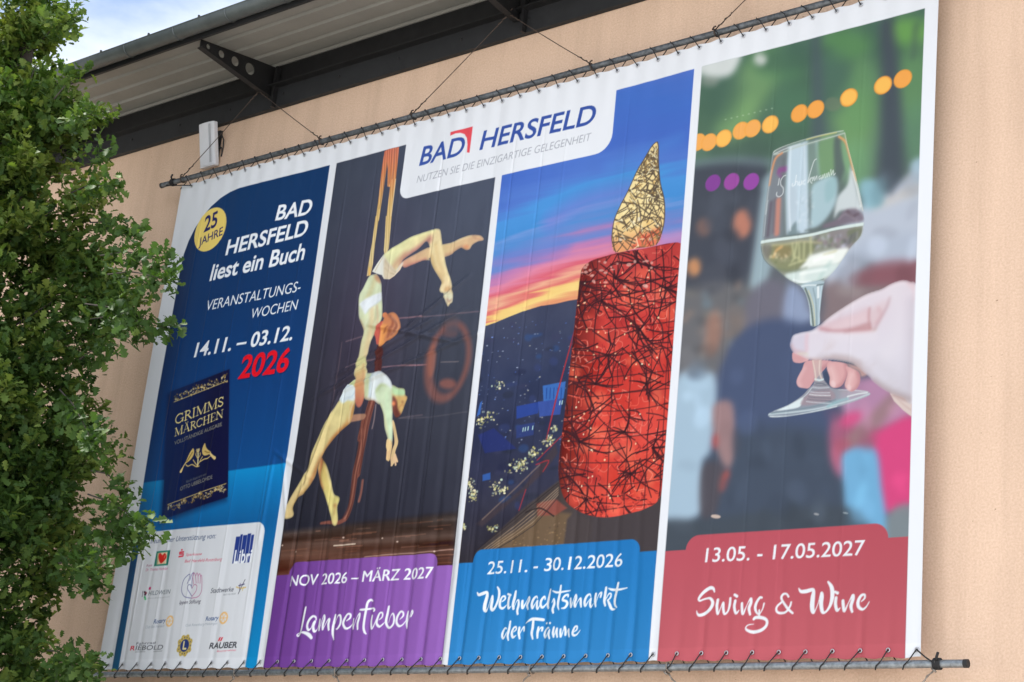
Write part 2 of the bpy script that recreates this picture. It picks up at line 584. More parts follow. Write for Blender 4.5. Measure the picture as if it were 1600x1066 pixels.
def text(s, bl, br, tl, col, lab=None, off=0.0, shear=0.2, space=1.0, alpha=1.0, ref='H', soft=0, clip=None):
    """bl, br: baseline ends, tl: top of the first letter (photo pixels)"""
    v, tr = text_tris(s, off, space)
    vh, _ = text_tris(ref, off)
    p0, p1, p2 = P([bl, br, tl])
    u = (p1 - p0); ln = np.hypot(*u); u = u / ln
    nn = np.array([-u[1], u[0]])
    h = (p2 - p0) @ nn
    x0, x1 = v[:, 0].min(), v[:, 0].max()
    kx, ky = ln / (x1 - x0), h / (vh[:, 1].max())
    q = p0 + np.outer((v[:, 0] - x0) * kx + v[:, 1] * ky * shear, u) + np.outer(v[:, 1] * ky, nn)
    if lab is None or PARTS[lab][0] != 'lettering':
        raster_tris(q, tr, col, lab, alpha, soft, clip)
        return
    # every word is a part of its own
    lo, hi = v[tr][:, :, 0].min(1), v[tr][:, :, 0].max(1)
    order = np.argsort(lo)
    groups, cur, end = [], [], None
    for i in order:
        if end is not None and lo[i] - end > 0.155:
            groups.append(cur); cur = []
        cur.append(i)
        end = hi[i] if end is None else max(end, hi[i])
    groups.append(cur)
    for n_, g_ in enumerate(groups):
        lb = lab if n_ == 0 else part('lettering', PARTS[lab][2], PARTS[lab][1])
        used, inv = np.unique(tr[g_], return_inverse=True)
        raster_tris(q[used], inv.reshape(-1, 3), col, lb, alpha, soft, clip)

def raster_tris(q, tr, col, lab, alpha=1.0, soft=0, clip=None):
    sl = bbox(q, 0.012)
    if sl is None: return
    h_, w_ = sl[0].stop - sl[0].start, sl[1].stop - sl[1].start
    S = 4
    mk = np.zeros((h_ * S, w_ * S), bool)
    g = np.c_[(q[:, 0] * SX - sl[1].start + 0.5) * S - 0.5, (q[:, 1] * SZ - sl[0].start + 0.5) * S - 0.5]
    for a, b2, c in g[tr]:
        ar = (b2[0] - a[0]) * (c[1] - a[1]) - (b2[1] - a[1]) * (c[0] - a[0])
        if abs(ar) < 1e-9: continue
        if ar < 0: b2, c = c, b2
        i0, i1 = int(max(0, math.floor(min(a[0], b2[0], c[0])))), int(min(w_ * S - 1, math.ceil(max(a[0], b2[0], c[0]))))
        j0, j1 = int(max(0, math.floor(min(a[1], b2[1], c[1])))), int(min(h_ * S - 1, math.ceil(max(a[1], b2[1], c[1]))))
        if i1 < i0 or j1 < j0: continue
        xs = np.arange(i0, i1 + 1)[None]; ys = np.arange(j0, j1 + 1)[:, None]
        e = lambda p, r: (r[0] - p[0]) * (ys - p[1]) - (r[1] - p[1]) * (xs - p[0])
        mk[j0:j1 + 1, i0:i1 + 1] |= (e(a, b2) >= 0) & (e(b2, c) >= 0) & (e(c, a) >= 0)
    a = mk.reshape(h_, S, w_, S).mean((1, 3)).astype(np.float32)
    for _ in range(soft):
        b3 = np.pad(a, 1)
        a = (b3[1:-1, 1:-1] * 2 + b3[:-2, 1:-1] + b3[2:, 1:-1] + b3[1:-1, :-2] + b3[1:-1, 2:]) / 6
    comp(sl, a * alpha, col, clip, lab)

def blur(x0, x1, z0, z1, r):               # soften part of the print (r in metres), edges repeat
    i0, i1, j0, j1 = int(x0 * SX), int(x1 * SX) + 1, int(z0 * SZ), int(z1 * SZ) + 1
    k = max(1, int(r * SX))
    a = CV[j0:j1, i0:i1].astype(np.float64)
    for _ in range(3):
        for ax in (0, 1):
            pad = [(0, 0)] * 3; pad[ax] = (k + 1, k)
            c = np.cumsum(np.pad(a, pad, mode='edge'), axis=ax)
            n = a.shape[ax]
            hi = np.take(c, np.arange(2 * k + 1, 2 * k + 1 + n), axis=ax)
            lo = np.take(c, np.arange(0, n), axis=ax)
            a = (hi - lo) / (2 * k + 1)
    CV[j0:j1, i0:i1] = a

def blur_mask(mk, r):                      # soften only inside a mask
    j, i = np.where(mk > 0.01)
    x0, x1, z0, z1 = GX[0, i.min()] , GX[0, i.max()], GZ[j.min(), 0], GZ[j.max(), 0]
    keep = CV.copy()
    blur(max(0, x0 - 0.02), min(BW, x1 + 0.02), max(0, z0 - 0.02), min(BH, z1 + 0.02), r)
    inner = np.clip(mk * 1.0, 0, 1)[..., None]
    CV[:] = keep * (1 - inner) + CV * inner
def grain(mk, seed, amt, cell):            # soft tonal unevenness inside a mask
    n = (vnoise(cell, cell, seed, 3) - 0.5) * amt
    CV[:] = CV * (1 + n * mk)[..., None]
# ------------------------------------------------------------------ the artwork
WHITE = (232, 236, 243)
PTOP = 3.937
rnd = random.Random(11)
N_fine = vnoise(0.02, 0.02, 3, 2)
N_mid = vnoise(0.25, 0.25, 4, 4)
N_str = vnoise(0.9, 0.055, 5, 4)          # long level streaks

# ================= panel 1: book weeks
p1 = part('event_panel', 0, 'blue panel announcing the book reading weeks')
def c_p1(x, z):
    up = ramp1(z, [(1.48, (2, 78, 140)), (2.2, (8, 66, 122)), (3.0, (17, 58, 104)), (3.95, (25, 58, 100))])
    dn = ramp1(z, [(0.0, (25, 140, 200)), (0.55, (10, 118, 182)), (1.1, (6, 98, 158)), (1.36, (4, 122, 188)), (1.5, (5, 140, 205))])
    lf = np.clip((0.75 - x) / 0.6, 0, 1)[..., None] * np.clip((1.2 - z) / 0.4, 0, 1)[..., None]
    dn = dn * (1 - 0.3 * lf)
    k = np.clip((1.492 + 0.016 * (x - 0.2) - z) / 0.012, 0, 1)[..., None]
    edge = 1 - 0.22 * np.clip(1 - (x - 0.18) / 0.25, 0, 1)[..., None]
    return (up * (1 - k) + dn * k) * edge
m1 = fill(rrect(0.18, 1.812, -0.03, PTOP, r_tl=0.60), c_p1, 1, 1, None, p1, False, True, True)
# sponsor field
fill(rrect(0.262, 1.692, -0.03, 1.074, 0.05, 0.085, 0, 0), lambda x, z: white_ref(x), 1, 1, None, 0, False, True)
R1, R2, R3 = Zm(200, 280, 3.331), Zm(200, 560, 3.331), Zm(150, 800, 4.007)
def tx(zm, s, a, b2, c, col, lab, **k):
    q = zm(a, b2, c)
    text(s, q[0], q[1], q[2], col, lab, **k)
def lettering(parent, label=None): return part('lettering', parent, label)
l = lettering(p1)
BOLD, MED, THIN = 0.022, 0.006, -0.012
tx(R1, 'BAD', (765, 215), (945, 178), (780, 137), WHITE, l, off=BOLD, shear=0.13)
l = lettering(p1)
tx(R1, 'HERSFELD', (508, 397), (925, 287), (520, 319), WHITE, l, off=BOLD, shear=0.13)
l = lettering(p1)
tx(R1, 'liest ein Buch', (425, 530), (910, 415), (437, 447), WHITE, l, off=BOLD, shear=0.13)
l = lettering(p1)
tx(R1, 'VERANSTALTUNGS-', (405, 687), (890, 583), (400, 638), WHITE, l, off=-0.002, shear=0.13)
l = lettering(p1)
tx(R1, 'WOCHEN', (635, 727), (872, 678), (632, 678), WHITE, l, off=-0.002, shear=0.13)
l = lettering(p1)
tx(R1, '14.11. – 03.12.', (345, 928), (850, 834), (353, 855), WHITE, l, off=BOLD, shear=0.13)
l = lettering(p1, 'red year lettering')
q = [(x + 1.2, y + 1.6) for x, y in R1((572, 1038), (825, 997), (590, 920))]
text('2026', q[0], q[1], q[2], (10, 38, 75), None, off=0.028, shear=0.13, alpha=0.6)
tx(R1, '2026', (572, 1038), (825, 997), (590, 920), (222, 30, 45), l, off=0.026, shear=0.13)
bd = part('anniversary_badge', p1)
fill(circ(0.487, 3.622, 0.195), (236, 203, 112), 1, 1, None, bd, False, True)
tx(R1, '25', (394, 277), (463, 243), (388, 204), (35, 40, 95), bd, off=0.022, shear=0.1)
tx(R1, 'JAHRE', (368, 350), (492, 290), (368, 310), (35, 40, 95), bd, off=0.01, shear=0.1)

# the book
bk = part('book_picture', p1, 'dark blue book of fairy tales with gold ornament')
BKq = R2((222, 176), (530, 57), (520, 722), (175, 840))
fill([(x - 3, y + 5) for x, y in BKq], (4, 22, 52), 16, 0.75, m1, None, False)
def c_bk(x, z):
    return ramp1(x + 0.1 * z, [(0.55, (14, 44, 84)), (0.75, (22, 40, 82)), (1.1, (24, 30, 62)), (1.3, (20, 30, 66))])
mb = fill(BKq, c_bk, 1.2, 1, None, bk, False, want=True)
B1, B2 = Zm(250, 570, 8.883), Zm(250, 680, 7.897)
GOLD, GOLD2, GOLD3 = (212, 186, 118), (160, 128, 70), (238, 222, 170)
def orn(zm, a, b2, hgt, sgn):
    stroke(zm(a, b2), GOLD, 1.0, 0.8, 0.9, mb)
    for i in range(120):
        s = rnd.random()
        env = 0.55 + 0.45 * abs(math.sin(s * math.pi * 3.5))
        u = rnd.random() * hgt * env
        x, y = a[0] + (b2[0] - a[0]) * s, a[1] + (b2[1] - a[1]) * s - sgn * (u + 6)
        an = rnd.uniform(0, 6.28); r = rnd.uniform(8, 20)
        pts = [(x, y), (x + r * math.cos(an), y + r * math.sin(an)), (x + r * 1.2 * math.cos(an + 0.9), y + r * 1.2 * math.sin(an + 0.9))]
        stroke(zm(*pts), rnd.choice((GOLD, GOLD2, GOLD3, (120, 96, 60))), 0.9, 0.8, 0.85, mb)
orn(B1, (200, 520), (935, 228), 100, 1)
orn(B2, (95, 858), (815, 598), 95, -1)
def arcp(cx, cy, rx, ry, a0, a1, n=9):
    return [(cx + rx * math.cos(math.radians(a0 + (a1 - a0) * k / (n - 1))), cy + ry * math.sin(math.radians(a0 + (a1 - a0) * k / (n - 1)))) for k in range(n)]
TK, TN = 0.13, 0.055
SERIF = {     # advance, strokes (points, weight)
 'I': (0.36, [([(0.18, 0), (0.18, 1)], TK), ([(0.05, 0.02), (0.31, 0.02)], TN), ([(0.05, 0.98), (0.31, 0.98)], TN)]),
 'M': (1.0, [([(0.16, 0), (0.16, 1)], TN), ([(0.16, 0.98), (0.5, 0.05)], TK), ([(0.5, 0.05), (0.84, 0.98)], TN), ([(0.84, 1), (0.84, 0)], TK),
             ([(0.04, 0.02), (0.28, 0.02)], TN), ([(0.72, 0.02), (0.98, 0.02)], TN), ([(0.04, 0.98), (0.2, 0.98)], TN), ([(0.8, 0.98), (0.98, 0.98)], TN)]),
 'R': (0.72, [([(0.18, 0), (0.18, 1)], TK), ([(0.18, 0.96), (0.42, 0.95), (0.56, 0.75), (0.42, 0.53), (0.18, 0.51)], 0.09), ([(0.36, 0.5), (0.7, 0.0)], 0.12),
              ([(0.04, 0.02), (0.32, 0.02)], TN), ([(0.04, 0.98), (0.2, 0.98)], TN)]),
 'G': (0.82, [(arcp(0.43, 0.5, 0.35, 0.48, 45, 330), 0.1), ([(0.74, 0.05), (0.74, 0.42)], 0.12), ([(0.55, 0.42), (0.84, 0.42)], TN), ([(0.69, 0.98), (0.69, 0.72)], TN)]),
 'S': (0.56, [([(0.46, 0.8), (0.3, 0.97), (0.1, 0.84), (0.16, 0.6), (0.38, 0.42), (0.48, 0.2), (0.3, 0.02), (0.08, 0.16)], 0.1), ([(0.46, 0.98), (0.46, 0.74)], TN), ([(0.08, 0.02), (0.08, 0.26)], TN)]),
 'A': (0.8, [([(0.1, 0), (0.4, 1)], TN), ([(0.4, 1), (0.7, 0)], TK), ([(0.22, 0.35), (0.58, 0.35)], TN), ([(0.0, 0.02), (0.2, 0.02)], TN), ([(0.58, 0.02), (0.82, 0.02)], TN)]),
 'C': (0.76, [(arcp(0.43, 0.5, 0.35, 0.48, 50, 315), 0.1), ([(0.68, 0.98), (0.68, 0.72)], TN)]),
 'H': (0.86, [([(0.18, 0), (0.18, 1)], TK), ([(0.68, 0), (0.68, 1)], TK), ([(0.18, 0.5), (0.68, 0.5)], TN)] + [([(c - 0.14, z), (c + 0.14, z)], TN) for c in (0.18, 0.68) for z in (0.02, 0.98)]),
 'E': (0.66, [([(0.18, 0), (0.18, 1)], TK), ([(0.04, 0.02), (0.58, 0.02), (0.6, 0.22)], TN), ([(0.04, 0.98), (0.54, 0.98), (0.55, 0.8)], TN), ([(0.18, 0.51), (0.44, 0.51)], TN)]),
 'N': (0.88, [([(0.16, 0), (0.16, 1)], TN), ([(0.16, 0.98), (0.72, 0.03)], TK), ([(0.72, 1), (0.72, 0)], TN), ([(0.04, 0.02), (0.28, 0.02)], TN), ([(0.6, 0.98), (0.84, 0.98)], TN)]),
}
SERIF['Ä'] = (0.8, SERIF['A'][1] + [([(0.28, 1.16), (0.281, 1.17)], 0.12), ([(0.52, 1.16), (0.521, 1.17)], 0.12)])
def serif(s, zm, a, b2, c, col):
    q = zm(a, b2, c)
    p0, p1_, p2 = [np.array(v) for v in q]
    tot = sum(SERIF[ch][0] for ch in s)
    ux, uy = (p1_ - p0) / tot, p2 - p0
    hp = np.hypot(*uy)
    x = 0
    for ch in s:
        w, st = SERIF[ch]
        for pts, wt in st:
            stroke([tuple(p0 + ux * (x + px_) + uy * py_) for px_, py_ in pts], col, wt * hp, 0.8, 1, mb)
        x += w
serif('GRIMMS', B1, (205, 835), (885, 565), (215, 706), (226, 208, 140))
serif('MÄRCHEN', B1, (200, 1000), (880, 730), (208, 888), (224, 206, 142))
tx(R2, 'VOLLSTÄNDIGE AUSGABE', (242, 452), (490, 352), (242, 433), (150, 145, 130), None, shear=0.0)
tx(R2, 'Reich illustriert von', (305, 650), (410, 609), (305, 637), (120, 118, 112), None, shear=0.2)
tx(R2, 'OTTO UBBELOHDE', (272, 690), (442, 627), (272, 671), (150, 146, 132), None, shear=0.0)
fill(B2((410, 165), (395, 185), (375, 215), (345, 275), (320, 340), (345, 335), (395, 290), (425, 230), (425, 185)), (205, 178, 110), 0.9, 1, mb)
stroke(B2((405, 215), (370, 270), (335, 325)), (120, 95, 45), 1.4, 1, 0.8, mb)
stroke(B2.w([(322, 340, 16), (295, 380, 14), (260, 450, 30)]), (214, 190, 130), None, 0.9, 1, mb)
fill(B2((555, 105), (535, 150), (525, 190), (535, 240), (565, 255), (620, 235), (635, 210), (600, 185), (575, 150), (565, 110)), (205, 178, 110), 0.9, 1, mb)
stroke(B2((560, 200), (590, 215), (620, 215)), (120, 95, 45), 1.4, 1, 0.8, mb)
stroke(B2.w([(625, 230, 20), (655, 265, 26), (680, 285, 34)]), (214, 190, 130), None, 0.9, 1, mb)
stroke(B2.w([(470, 380, 20), (475, 300, 14), (475, 180, 18)]), GOLD3, None, 0.9, 1, mb)
for a, b2, c in (((470, 380), (500, 320), (530, 270)), ((465, 380), (435, 340), (415, 310)), ((475, 290), (500, 250), (500, 220)), ((472, 290), (450, 250), (452, 220)), ((475, 215), (492, 190), (490, 172)), ((474, 215), (456, 195), (458, 178))):
    stroke(B2(a, b2, c), GOLD, 1.3, 0.9, 1, mb)
stroke(B2((320, 365), (350, 385), (400, 365), (450, 390), (490, 385)), GOLD, 1.3, 0.9, 1, mb)
stroke(B2((500, 330), (550, 300), (590, 290), (625, 265)), GOLD, 1.5, 0.9, 1, mb)

# sponsors
INK = (52, 62, 92)
l = lettering(p1)
text('freundlicher Unterstützung von:', (234.2, 849.6), R3((748, 166))[0], (235.5, 841.6), (66, 82, 118), l, shear=0.22)
def logo(label): return part('sponsor_logo', p1, label)
M1, M2, N1, N2 = Zm(200, 820, 9.691), Zm(300, 820, 9.691), Zm(190, 930, 9.691), Zm(290, 930, 9.691)
g = logo('red heart on a green square')
fill(M1((432, 405), (645, 385), (605, 615), (390, 630)), (44, 128, 112), 1, 1, None, g, False)
fill(M1((450, 432), (600, 412), (578, 590), (436, 604)), (222, 200, 168), 1.2, 1, None, g, False)
stroke(M1((462, 440), (448, 590)), (120, 140, 90), 1.3, 1, 0.8)
fill(M1((525, 462), (555, 432), (585, 462), (575, 520), (500, 588), (465, 510), (474, 440), (500, 434)), (205, 45, 40), 1, 1, None, g)
stroke(M1((552, 500), (568, 465)), (245, 170, 140), 1.2, 1, 0.8)
stroke(M1((625, 420), (600, 590)), (24, 92, 84), 1.4, 1, 0.8)
tx(M1, 'Praxis', (275, 640), (360, 630), (277, 604), (150, 90, 120), None)
tx(M1, 'Dr. Thomas Hamdan', (264, 704), (598, 680), (268, 664), (190, 95, 130), None)
g = logo('red letter with a dot and red bank lettering')
fill(ell(M1((825, 384))[0], 1.3, 1.5), (205, 50, 70), 0.8, 1, None, g)
stroke(M1((852, 414), (792, 422), (790, 446), (848, 446), (843, 478), (780, 487)), (205, 50, 70), 1.9, 0.8, 1, None, g, False)
l = lettering(p1)
text('Sparkasse', M1((885, 478))[0], M2((150, 462))[0], M1((888, 436))[0], (208, 92, 110), l)
l = lettering(p1)
text('Bad Hersfeld-Rotenburg', M1((868, 577))[0], M2((455, 545))[0], M1((874, 532))[0], (208, 88, 108), l)
g = logo('blue block of book spines over white lettering')
def leanx(y): return -(y - 150) * 0.135
for x0, x1, y0 in ((668, 732, 183), (737, 772, 150), (776, 838, 160), (844, 896, 136), (900, 940, 155)):
    fill(M2((x0, y0), (x1, y0 - 6), (x1 + leanx(590) - 2, 588 - (x1 - 668) * 0.07), (x0 + leanx(590), 590 - (x0 - 668) * 0.07)), (42, 62, 135), 0.8, 1, None, g, False)
tx(M2, 'Libri', (628, 585), (886, 566), (655, 385), (236, 238, 246), g, off=0.02, shear=0.0)
g = logo('outline of two hands holding a heart')
HC1, HC2 = (84, 86, 140), (182, 96, 142)
for pts, c in (([(600, 541), (556, 530), (540, 490), (552, 430), (580, 396), (592, 394), (588, 415), (574, 450)], HC1),
               ([(590, 430), (604, 388), (614, 384), (604, 420), (602, 462)], HC1),
               ([(612, 452), (608, 395), (617, 384), (624, 400), (630, 446)], HC2),
               ([(628, 400), (634, 383), (641, 398), (642, 446)], HC2), ([(643, 402), (650, 388), (657, 402), (654, 448)], HC2),
               ([(656, 405), (664, 400), (666, 450), (662, 500), (640, 532), (600, 541)], HC2),
               ([(603, 530), (580, 490), (577, 465), (592, 456), (603, 478)], HC1), ([(603, 478), (618, 456), (634, 464), (628, 498), (603, 530)], HC2)):
    stroke(R3(*pts), c, 1.0, 0.8, 0.85, None, g)
tx(R3, 'Ippen Stiftung', (525, 580), (655, 571), (529, 556), (62, 60, 74), g)
g = logo('grey lettering beside a small bunch of grapes')
tx(R3, 'HILDWEIN', (325, 523), (464, 513), (330, 496), (96, 108, 118), g, off=0.0)
fill(R3((331, 472), (344, 470), (343, 486), (329, 488)), (200, 40, 110), 0.8, 1, None, g, False)
stroke(R3((292, 498), (288, 530)), (70, 70, 80), 1.2, 1, 0.8, None, g)
for c, col in (((305, 503), (60, 40, 55)), ((312, 508), (130, 50, 70)), ((307, 518), (70, 45, 65)), ((305, 534), (70, 170, 110)), ((308, 545), (90, 190, 130))):
    blob(R3(c)[0], 1.6, 1.8, col, 0, 1, 1, None, g)
tx(R3, 'Gesundheitszentrum', (322, 546), (464, 536), (323, 537), (160, 168, 175), None)
g = logo('dark lettering with a crossed star')
tx(R3, 'Stadtwerke', (718, 509), (858, 498), (723, 479), (58, 62, 76), g)
tx(R3, 'Bad Hersfeld', (797, 524), (872, 517), (798, 513), (140, 145, 155), None)
stroke(R3((932, 424), (910, 470), (890, 512)), (52, 52, 66), 1.1, 0.8, 0.9, None, g)
stroke(R3((878, 470), (905, 478), (936, 472)), (205, 176, 92), 1.4, 0.9, 0.95, None, g)
stroke(R3((893, 462), (927, 452)), (70, 64, 110), 1.5, 0.9, 0.95, None, g)
stroke(R3((902, 448), (898, 490)), (70, 64, 110), 1.0, 0.9, 0.9, None, g)
stroke(R3((922, 470), (916, 492)), (205, 176, 92), 1.2, 0.9, 0.9, None, g)
def gear(lab, c, rx, ry):
    e = R3(c)[0]
    w = P([e])[0]
    r = P([R3((c[0] + rx, c[1]))[0]])[0][0] - w[0]
    stroke([tuple(q) for q in circ(w[0], w[1], r * 0.86)] + [(w[0] + r * 0.86, w[1])], (238, 188, 122), r * 0.3, 1, 1, None, lab, False, True)
    for k in range(3):
        a = k * math.pi / 3
        stroke([(w[0] - r * 0.8 * math.cos(a), w[1] - r * 0.8 * math.sin(a)), (w[0] + r * 0.8 * math.cos(a), w[1] + r * 0.8 * math.sin(a))], (238, 188, 122), r * 0.14, 1, 1, None, lab, False, True)
g = logo('small navy lettering with an orange gear, on the left')
tx(R3, 'Rotary', (360, 701), (436, 692), (364, 674), (48, 74, 124), g, off=0.01)
tx(R3, 'Club Bad Hersfeld', (308, 730), (428, 722), (310, 713), (155, 166, 180), None)
gear(g, (465, 685), 23, 37)
g = logo('small navy lettering with an orange gear, on the right')
tx(R3, 'Rotary', (686, 683), (763, 676), (690, 656), (52, 78, 130), g, off=0.01)
tx(R3, 'Club Rotenburg-Melsungen', (562, 719), (757, 705), (564, 703), (155, 166, 180), None)
gear(g, (799, 664), 26, 36)
g = logo('dark technical lettering with a red first letter')
tx(N1, 'R', (122, 834), (195, 832), (132, 768), (205, 55, 70), g, off=0.02, shear=0.2)
tx(N1, 'IEBOLD', (205, 833), (625, 824), (213, 764), (70, 72, 80), g, off=0.0, shear=0.2)
tx(N1, 'Fahrrad', (217, 752), (505, 738), (220, 716), (70, 72, 80), g, shear=0.2)
stroke(N1((205, 860), (355, 855)), (140, 144, 152), 0.9, 1, 0.8, None, g)
stroke(N1((478, 855), (620, 846)), (140, 144, 152), 0.9, 1, 0.8, None, g)
g = logo('round gold club emblem with a letter')
w = P([(289.2, 1009.0)])[0]
for a in (0.5, 1.3, 2.0, 3.6, 4.3, 5.0, 5.8, 2.7):
    fill(circ(w[0] + 0.068 * math.cos(a), w[1] + 0.066 * math.sin(a), 0.02, 10), (182, 160, 84), 1, 1, None, g, False, True)
fill(circ(w[0], w[1], 0.075), (190, 168, 92), 1, 1, None, g, False, True)
for k in range(14):
    a = k * 6.283 / 14
    fill(circ(w[0] + 0.062 * math.cos(a), w[1] + 0.062 * math.sin(a), 0.006, 8), (70, 76, 110), 1, 0.9, None, None, False, True)
fill(circ(w[0], w[1], 0.048), (46, 62, 118), 1, 1, None, g, False, True)
stroke([(w[0] - 0.012, w[1] + 0.028), (w[0] - 0.012, w[1] - 0.024), (w[0] + 0.018, w[1] - 0.024)], (225, 214, 160), 0.014, 1, 1, None, g, False, True)
g = logo('bold dark lettering under a red umlaut')
tx(N2, 'RAUBER', (355, 811), (768, 792), (368, 722), (62, 64, 72), g, off=0.025, shear=0.2)
for dx in (0, 32):
    fill(N2((488 + dx, 696), (515 + dx, 640), (537 + dx, 638), (510 + dx, 694)), (208, 45, 62), 0.8, 1, None, g, False)
tx(N2, 'Bauunternehmen', (475, 860), (755, 842), (478, 832), (215, 95, 112), g)

# ================= panel 2: acrobats
p2 = part('event_panel', 0, 'panel with two acrobats over a purple field')
def c_p2(x, z):
    v = ramp1(z, [(0.6, (44, 42, 50)), (1.2, (50, 50, 58)), (2.2, (60, 62, 70)), (3.2, (70, 74, 85)), (3.95, (72, 77, 88))])  # upper greys lifted and bluish: gloss haze painted into the print colour
    k = np.clip((x - 1.9) / 1.4, 0, 1)[..., None]
    v = v * (0.90 + 0.20 * k) * np.array([0.97, 1.0, 1.06])
    red = np.exp(-((x - 2.45) / 0.5) ** 2 - ((z - 2.5) / 0.9) ** 2)[..., None]
    return v + red * np.array([8, -1, 3]) + (N_mid[:x.shape[0], :x.shape[1]][..., None] - 0.5) * 8
m2 = fill(rrect(1.888, 3.572, -0.03, PTOP), c_p2, 1, 1, None, p2, False, True, True)
A, B, C, D, E = Zm(560, 340, 8.883), Zm(660, 340, 7.108), Zm(540, 430, 6.663), Zm(520, 560, 5.922), Zm(430, 660, 5.922)
FR, LL, P2a, P2b, R6 = Zm(560, 225, 8.883), Zm(640, 480, 6.662), Zm(480, 220, 3.331), Zm(430, 520, 3.331), Zm(400, 800, 4.007)
# stage floor
def c_floor(x, z):
    s = N_str[:x.shape[0], :x.shape[1]][..., None]
    v = ramp1(z, [(0.62, (104, 58, 48)), (0.80, (98, 66, 54)), (0.95, (82, 66, 60)), (1.1, (62, 56, 56))])
    k = np.clip((x - 2.2) / 1.2, 0, 1)[..., None]
    return v * (1 - 0.25 * k) + (s - 0.5) * 70
fl = [(1.888, 0.6), (3.572, 0.6), (3.572, 1.02), (2.6, 1.0), (1.888, 0.98)]
fill(fl, c_floor, 12, 0.95, m2, None, False, True)
for i in range(70):
    x = rnd.uniform(1.9, 3.5); z = rnd.uniform(0.67, 0.98); ln = rnd.uniform(0.04, 0.3)
    stroke([(x, z), (x + ln, z + rnd.uniform(-0.004, 0.004))], rnd.choice(((150, 100, 80), (180, 130, 110), (60, 40, 40), (128, 80, 62))), rnd.uniform(0.003, 0.009), 1.5, rnd.uniform(0.2, 0.6), m2, None, False, True)
stroke(R6((488, 212), (620, 200)), (225, 205, 185), 1.6, 1, 0.9, m2)
stroke(R6((680, 282), (840, 265), (1050, 250), (1225, 232)), (185, 150, 140), 1.2, 1, 0.8, m2)
for c in ((250, 250), (165, 210), (545, 160), (880, 185), (1110, 245), (790, 165)):
    blob(R6(c)[0], 1.5, 1.2, (230, 205, 190), 0, 1.2, 0.8, m2)
# stage lines, ring, ribbon
stroke(LL((0, 110), (300, 90), (720, 45)), (122, 105, 116), 1.6, 1.6, 0.7, m2)
stroke(C((560, 450), (800, 430)), (140, 108, 118), 1.8, 1.6, 0.8, m2)
stroke(LL((0, 608), (180, 600)), (150, 112, 120), 1.6, 1.4, 0.8, m2)
stroke(LL((330, 575), (510, 568)), (128, 118, 122), 1.4, 1.4, 0.7, m2)
stroke(C((385, 960), (560, 945), (800, 935)), (140, 108, 118), 1.8, 1.6, 0.8, m2)
stroke(C((0, 690), (170, 640)), (128, 106, 116), 1.8, 1.6, 0.7, m2)
stroke(C((0, 960), (120, 920), (310, 875)), (128, 106, 116), 1.8, 1.6, 0.7, m2)
stroke(P2b((345, 50), (325, 190), (300, 340), (290, 420)), (104, 88, 98), 1.6, 1.6, 0.7, m2)
stroke(D((620, 555), (700, 540), (829, 525)), (112, 100, 108), 1.6, 1.6, 0.7, m2)
stroke(P2b((640, 445), (800, 440), (1000, 410)), (96, 92, 100), 1.4, 1.6, 0.6, m2)
oc = P(LL((405, 560)))[0]
for k, (r_, w_, al) in enumerate(((0.17, 0.075, 0.45), (0.17, 0.04, 0.35))):
    pts = [(oc[0] + 0.185 * math.cos(a), oc[1] + 0.275 * math.sin(a), w_ * (0.7 + 0.5 * max(0, -math.cos(a - 0.6)))) for a in [6.283 * j / 40 for j in range(41)]]
    stroke(pts, (150, 92, 82), None, 8, al, m2, None, False, True)
blob((oc[0], oc[1]) if False else LL((400, 800))[0], 13, 8, (150, 92, 82), 0, 9, 0.7, m2)
blob(LL((235, 560))[0], 6, 26, (158, 100, 86), 0.1, 8, 0.7, m2)
blob(LL((420, 270))[0], 12, 7, (120, 82, 80), 0, 9, 0.5, m2)
blob(LL((440, 160))[0], 11, 18, (84, 80, 90), 0, 9, 0.5, m2)
rb = part('ribbon_picture', p2)
RIB, RIB2 = (128, 78, 68), (88, 52, 50)
fill(C((330, 735), (400, 740), (372, 1005), (300, 1005)), (84, 48, 48), 1.5, 1, m2, rb, False)
stroke(D.w([(370, 380, 75), (335, 500, 80), (305, 640, 72), (285, 760, 65), (255, 900, 70), (225, 1066, 75)]), RIB, None, 2, 0.95, m2, rb)
stroke(E.w([(815, 0, 60), (790, 250, 62), (745, 450, 66), (722, 620, 58), (700, 760, 50), (655, 880, 40), (580, 930, 32), (500, 925, 28), (425, 935, 20)]), RIB, None, 2, 0.95, m2, rb)
for dx, c in ((-22, RIB2), (2, (160, 108, 92)), (20, RIB2)):
    stroke([(x + dx / 5.9, y) for x, y in D((370, 390), (335, 500), (305, 640), (285, 760), (255, 900), (225, 1066))], c, 2.0, 1.5, 0.7, m2)
    stroke([(x + dx / 5.9 * 0.8, y) for x, y in E((800, 60), (790, 250), (745, 450), (722, 620), (690, 780), (640, 890))], c, 2.0, 1.5, 0.7, m2)
stroke(D((290, 560), (245, 690), (235, 755), (262, 745), (300, 620)), RIB, 3, 1.5, 0.9, m2, rb)
stroke(E((810, 540), (795, 650), (775, 730)), (150, 96, 84), 4, 2, 0.8, m2)
stroke(D((400, 430), (385, 560), (365, 650)), (150, 130, 130), 2, 1.5, 0.7, m2)
fill(D((160, 545), (205, 520), (300, 515), (290, 560), (200, 585), (150, 590)), (172, 128, 104), 2, 0.9, m2)
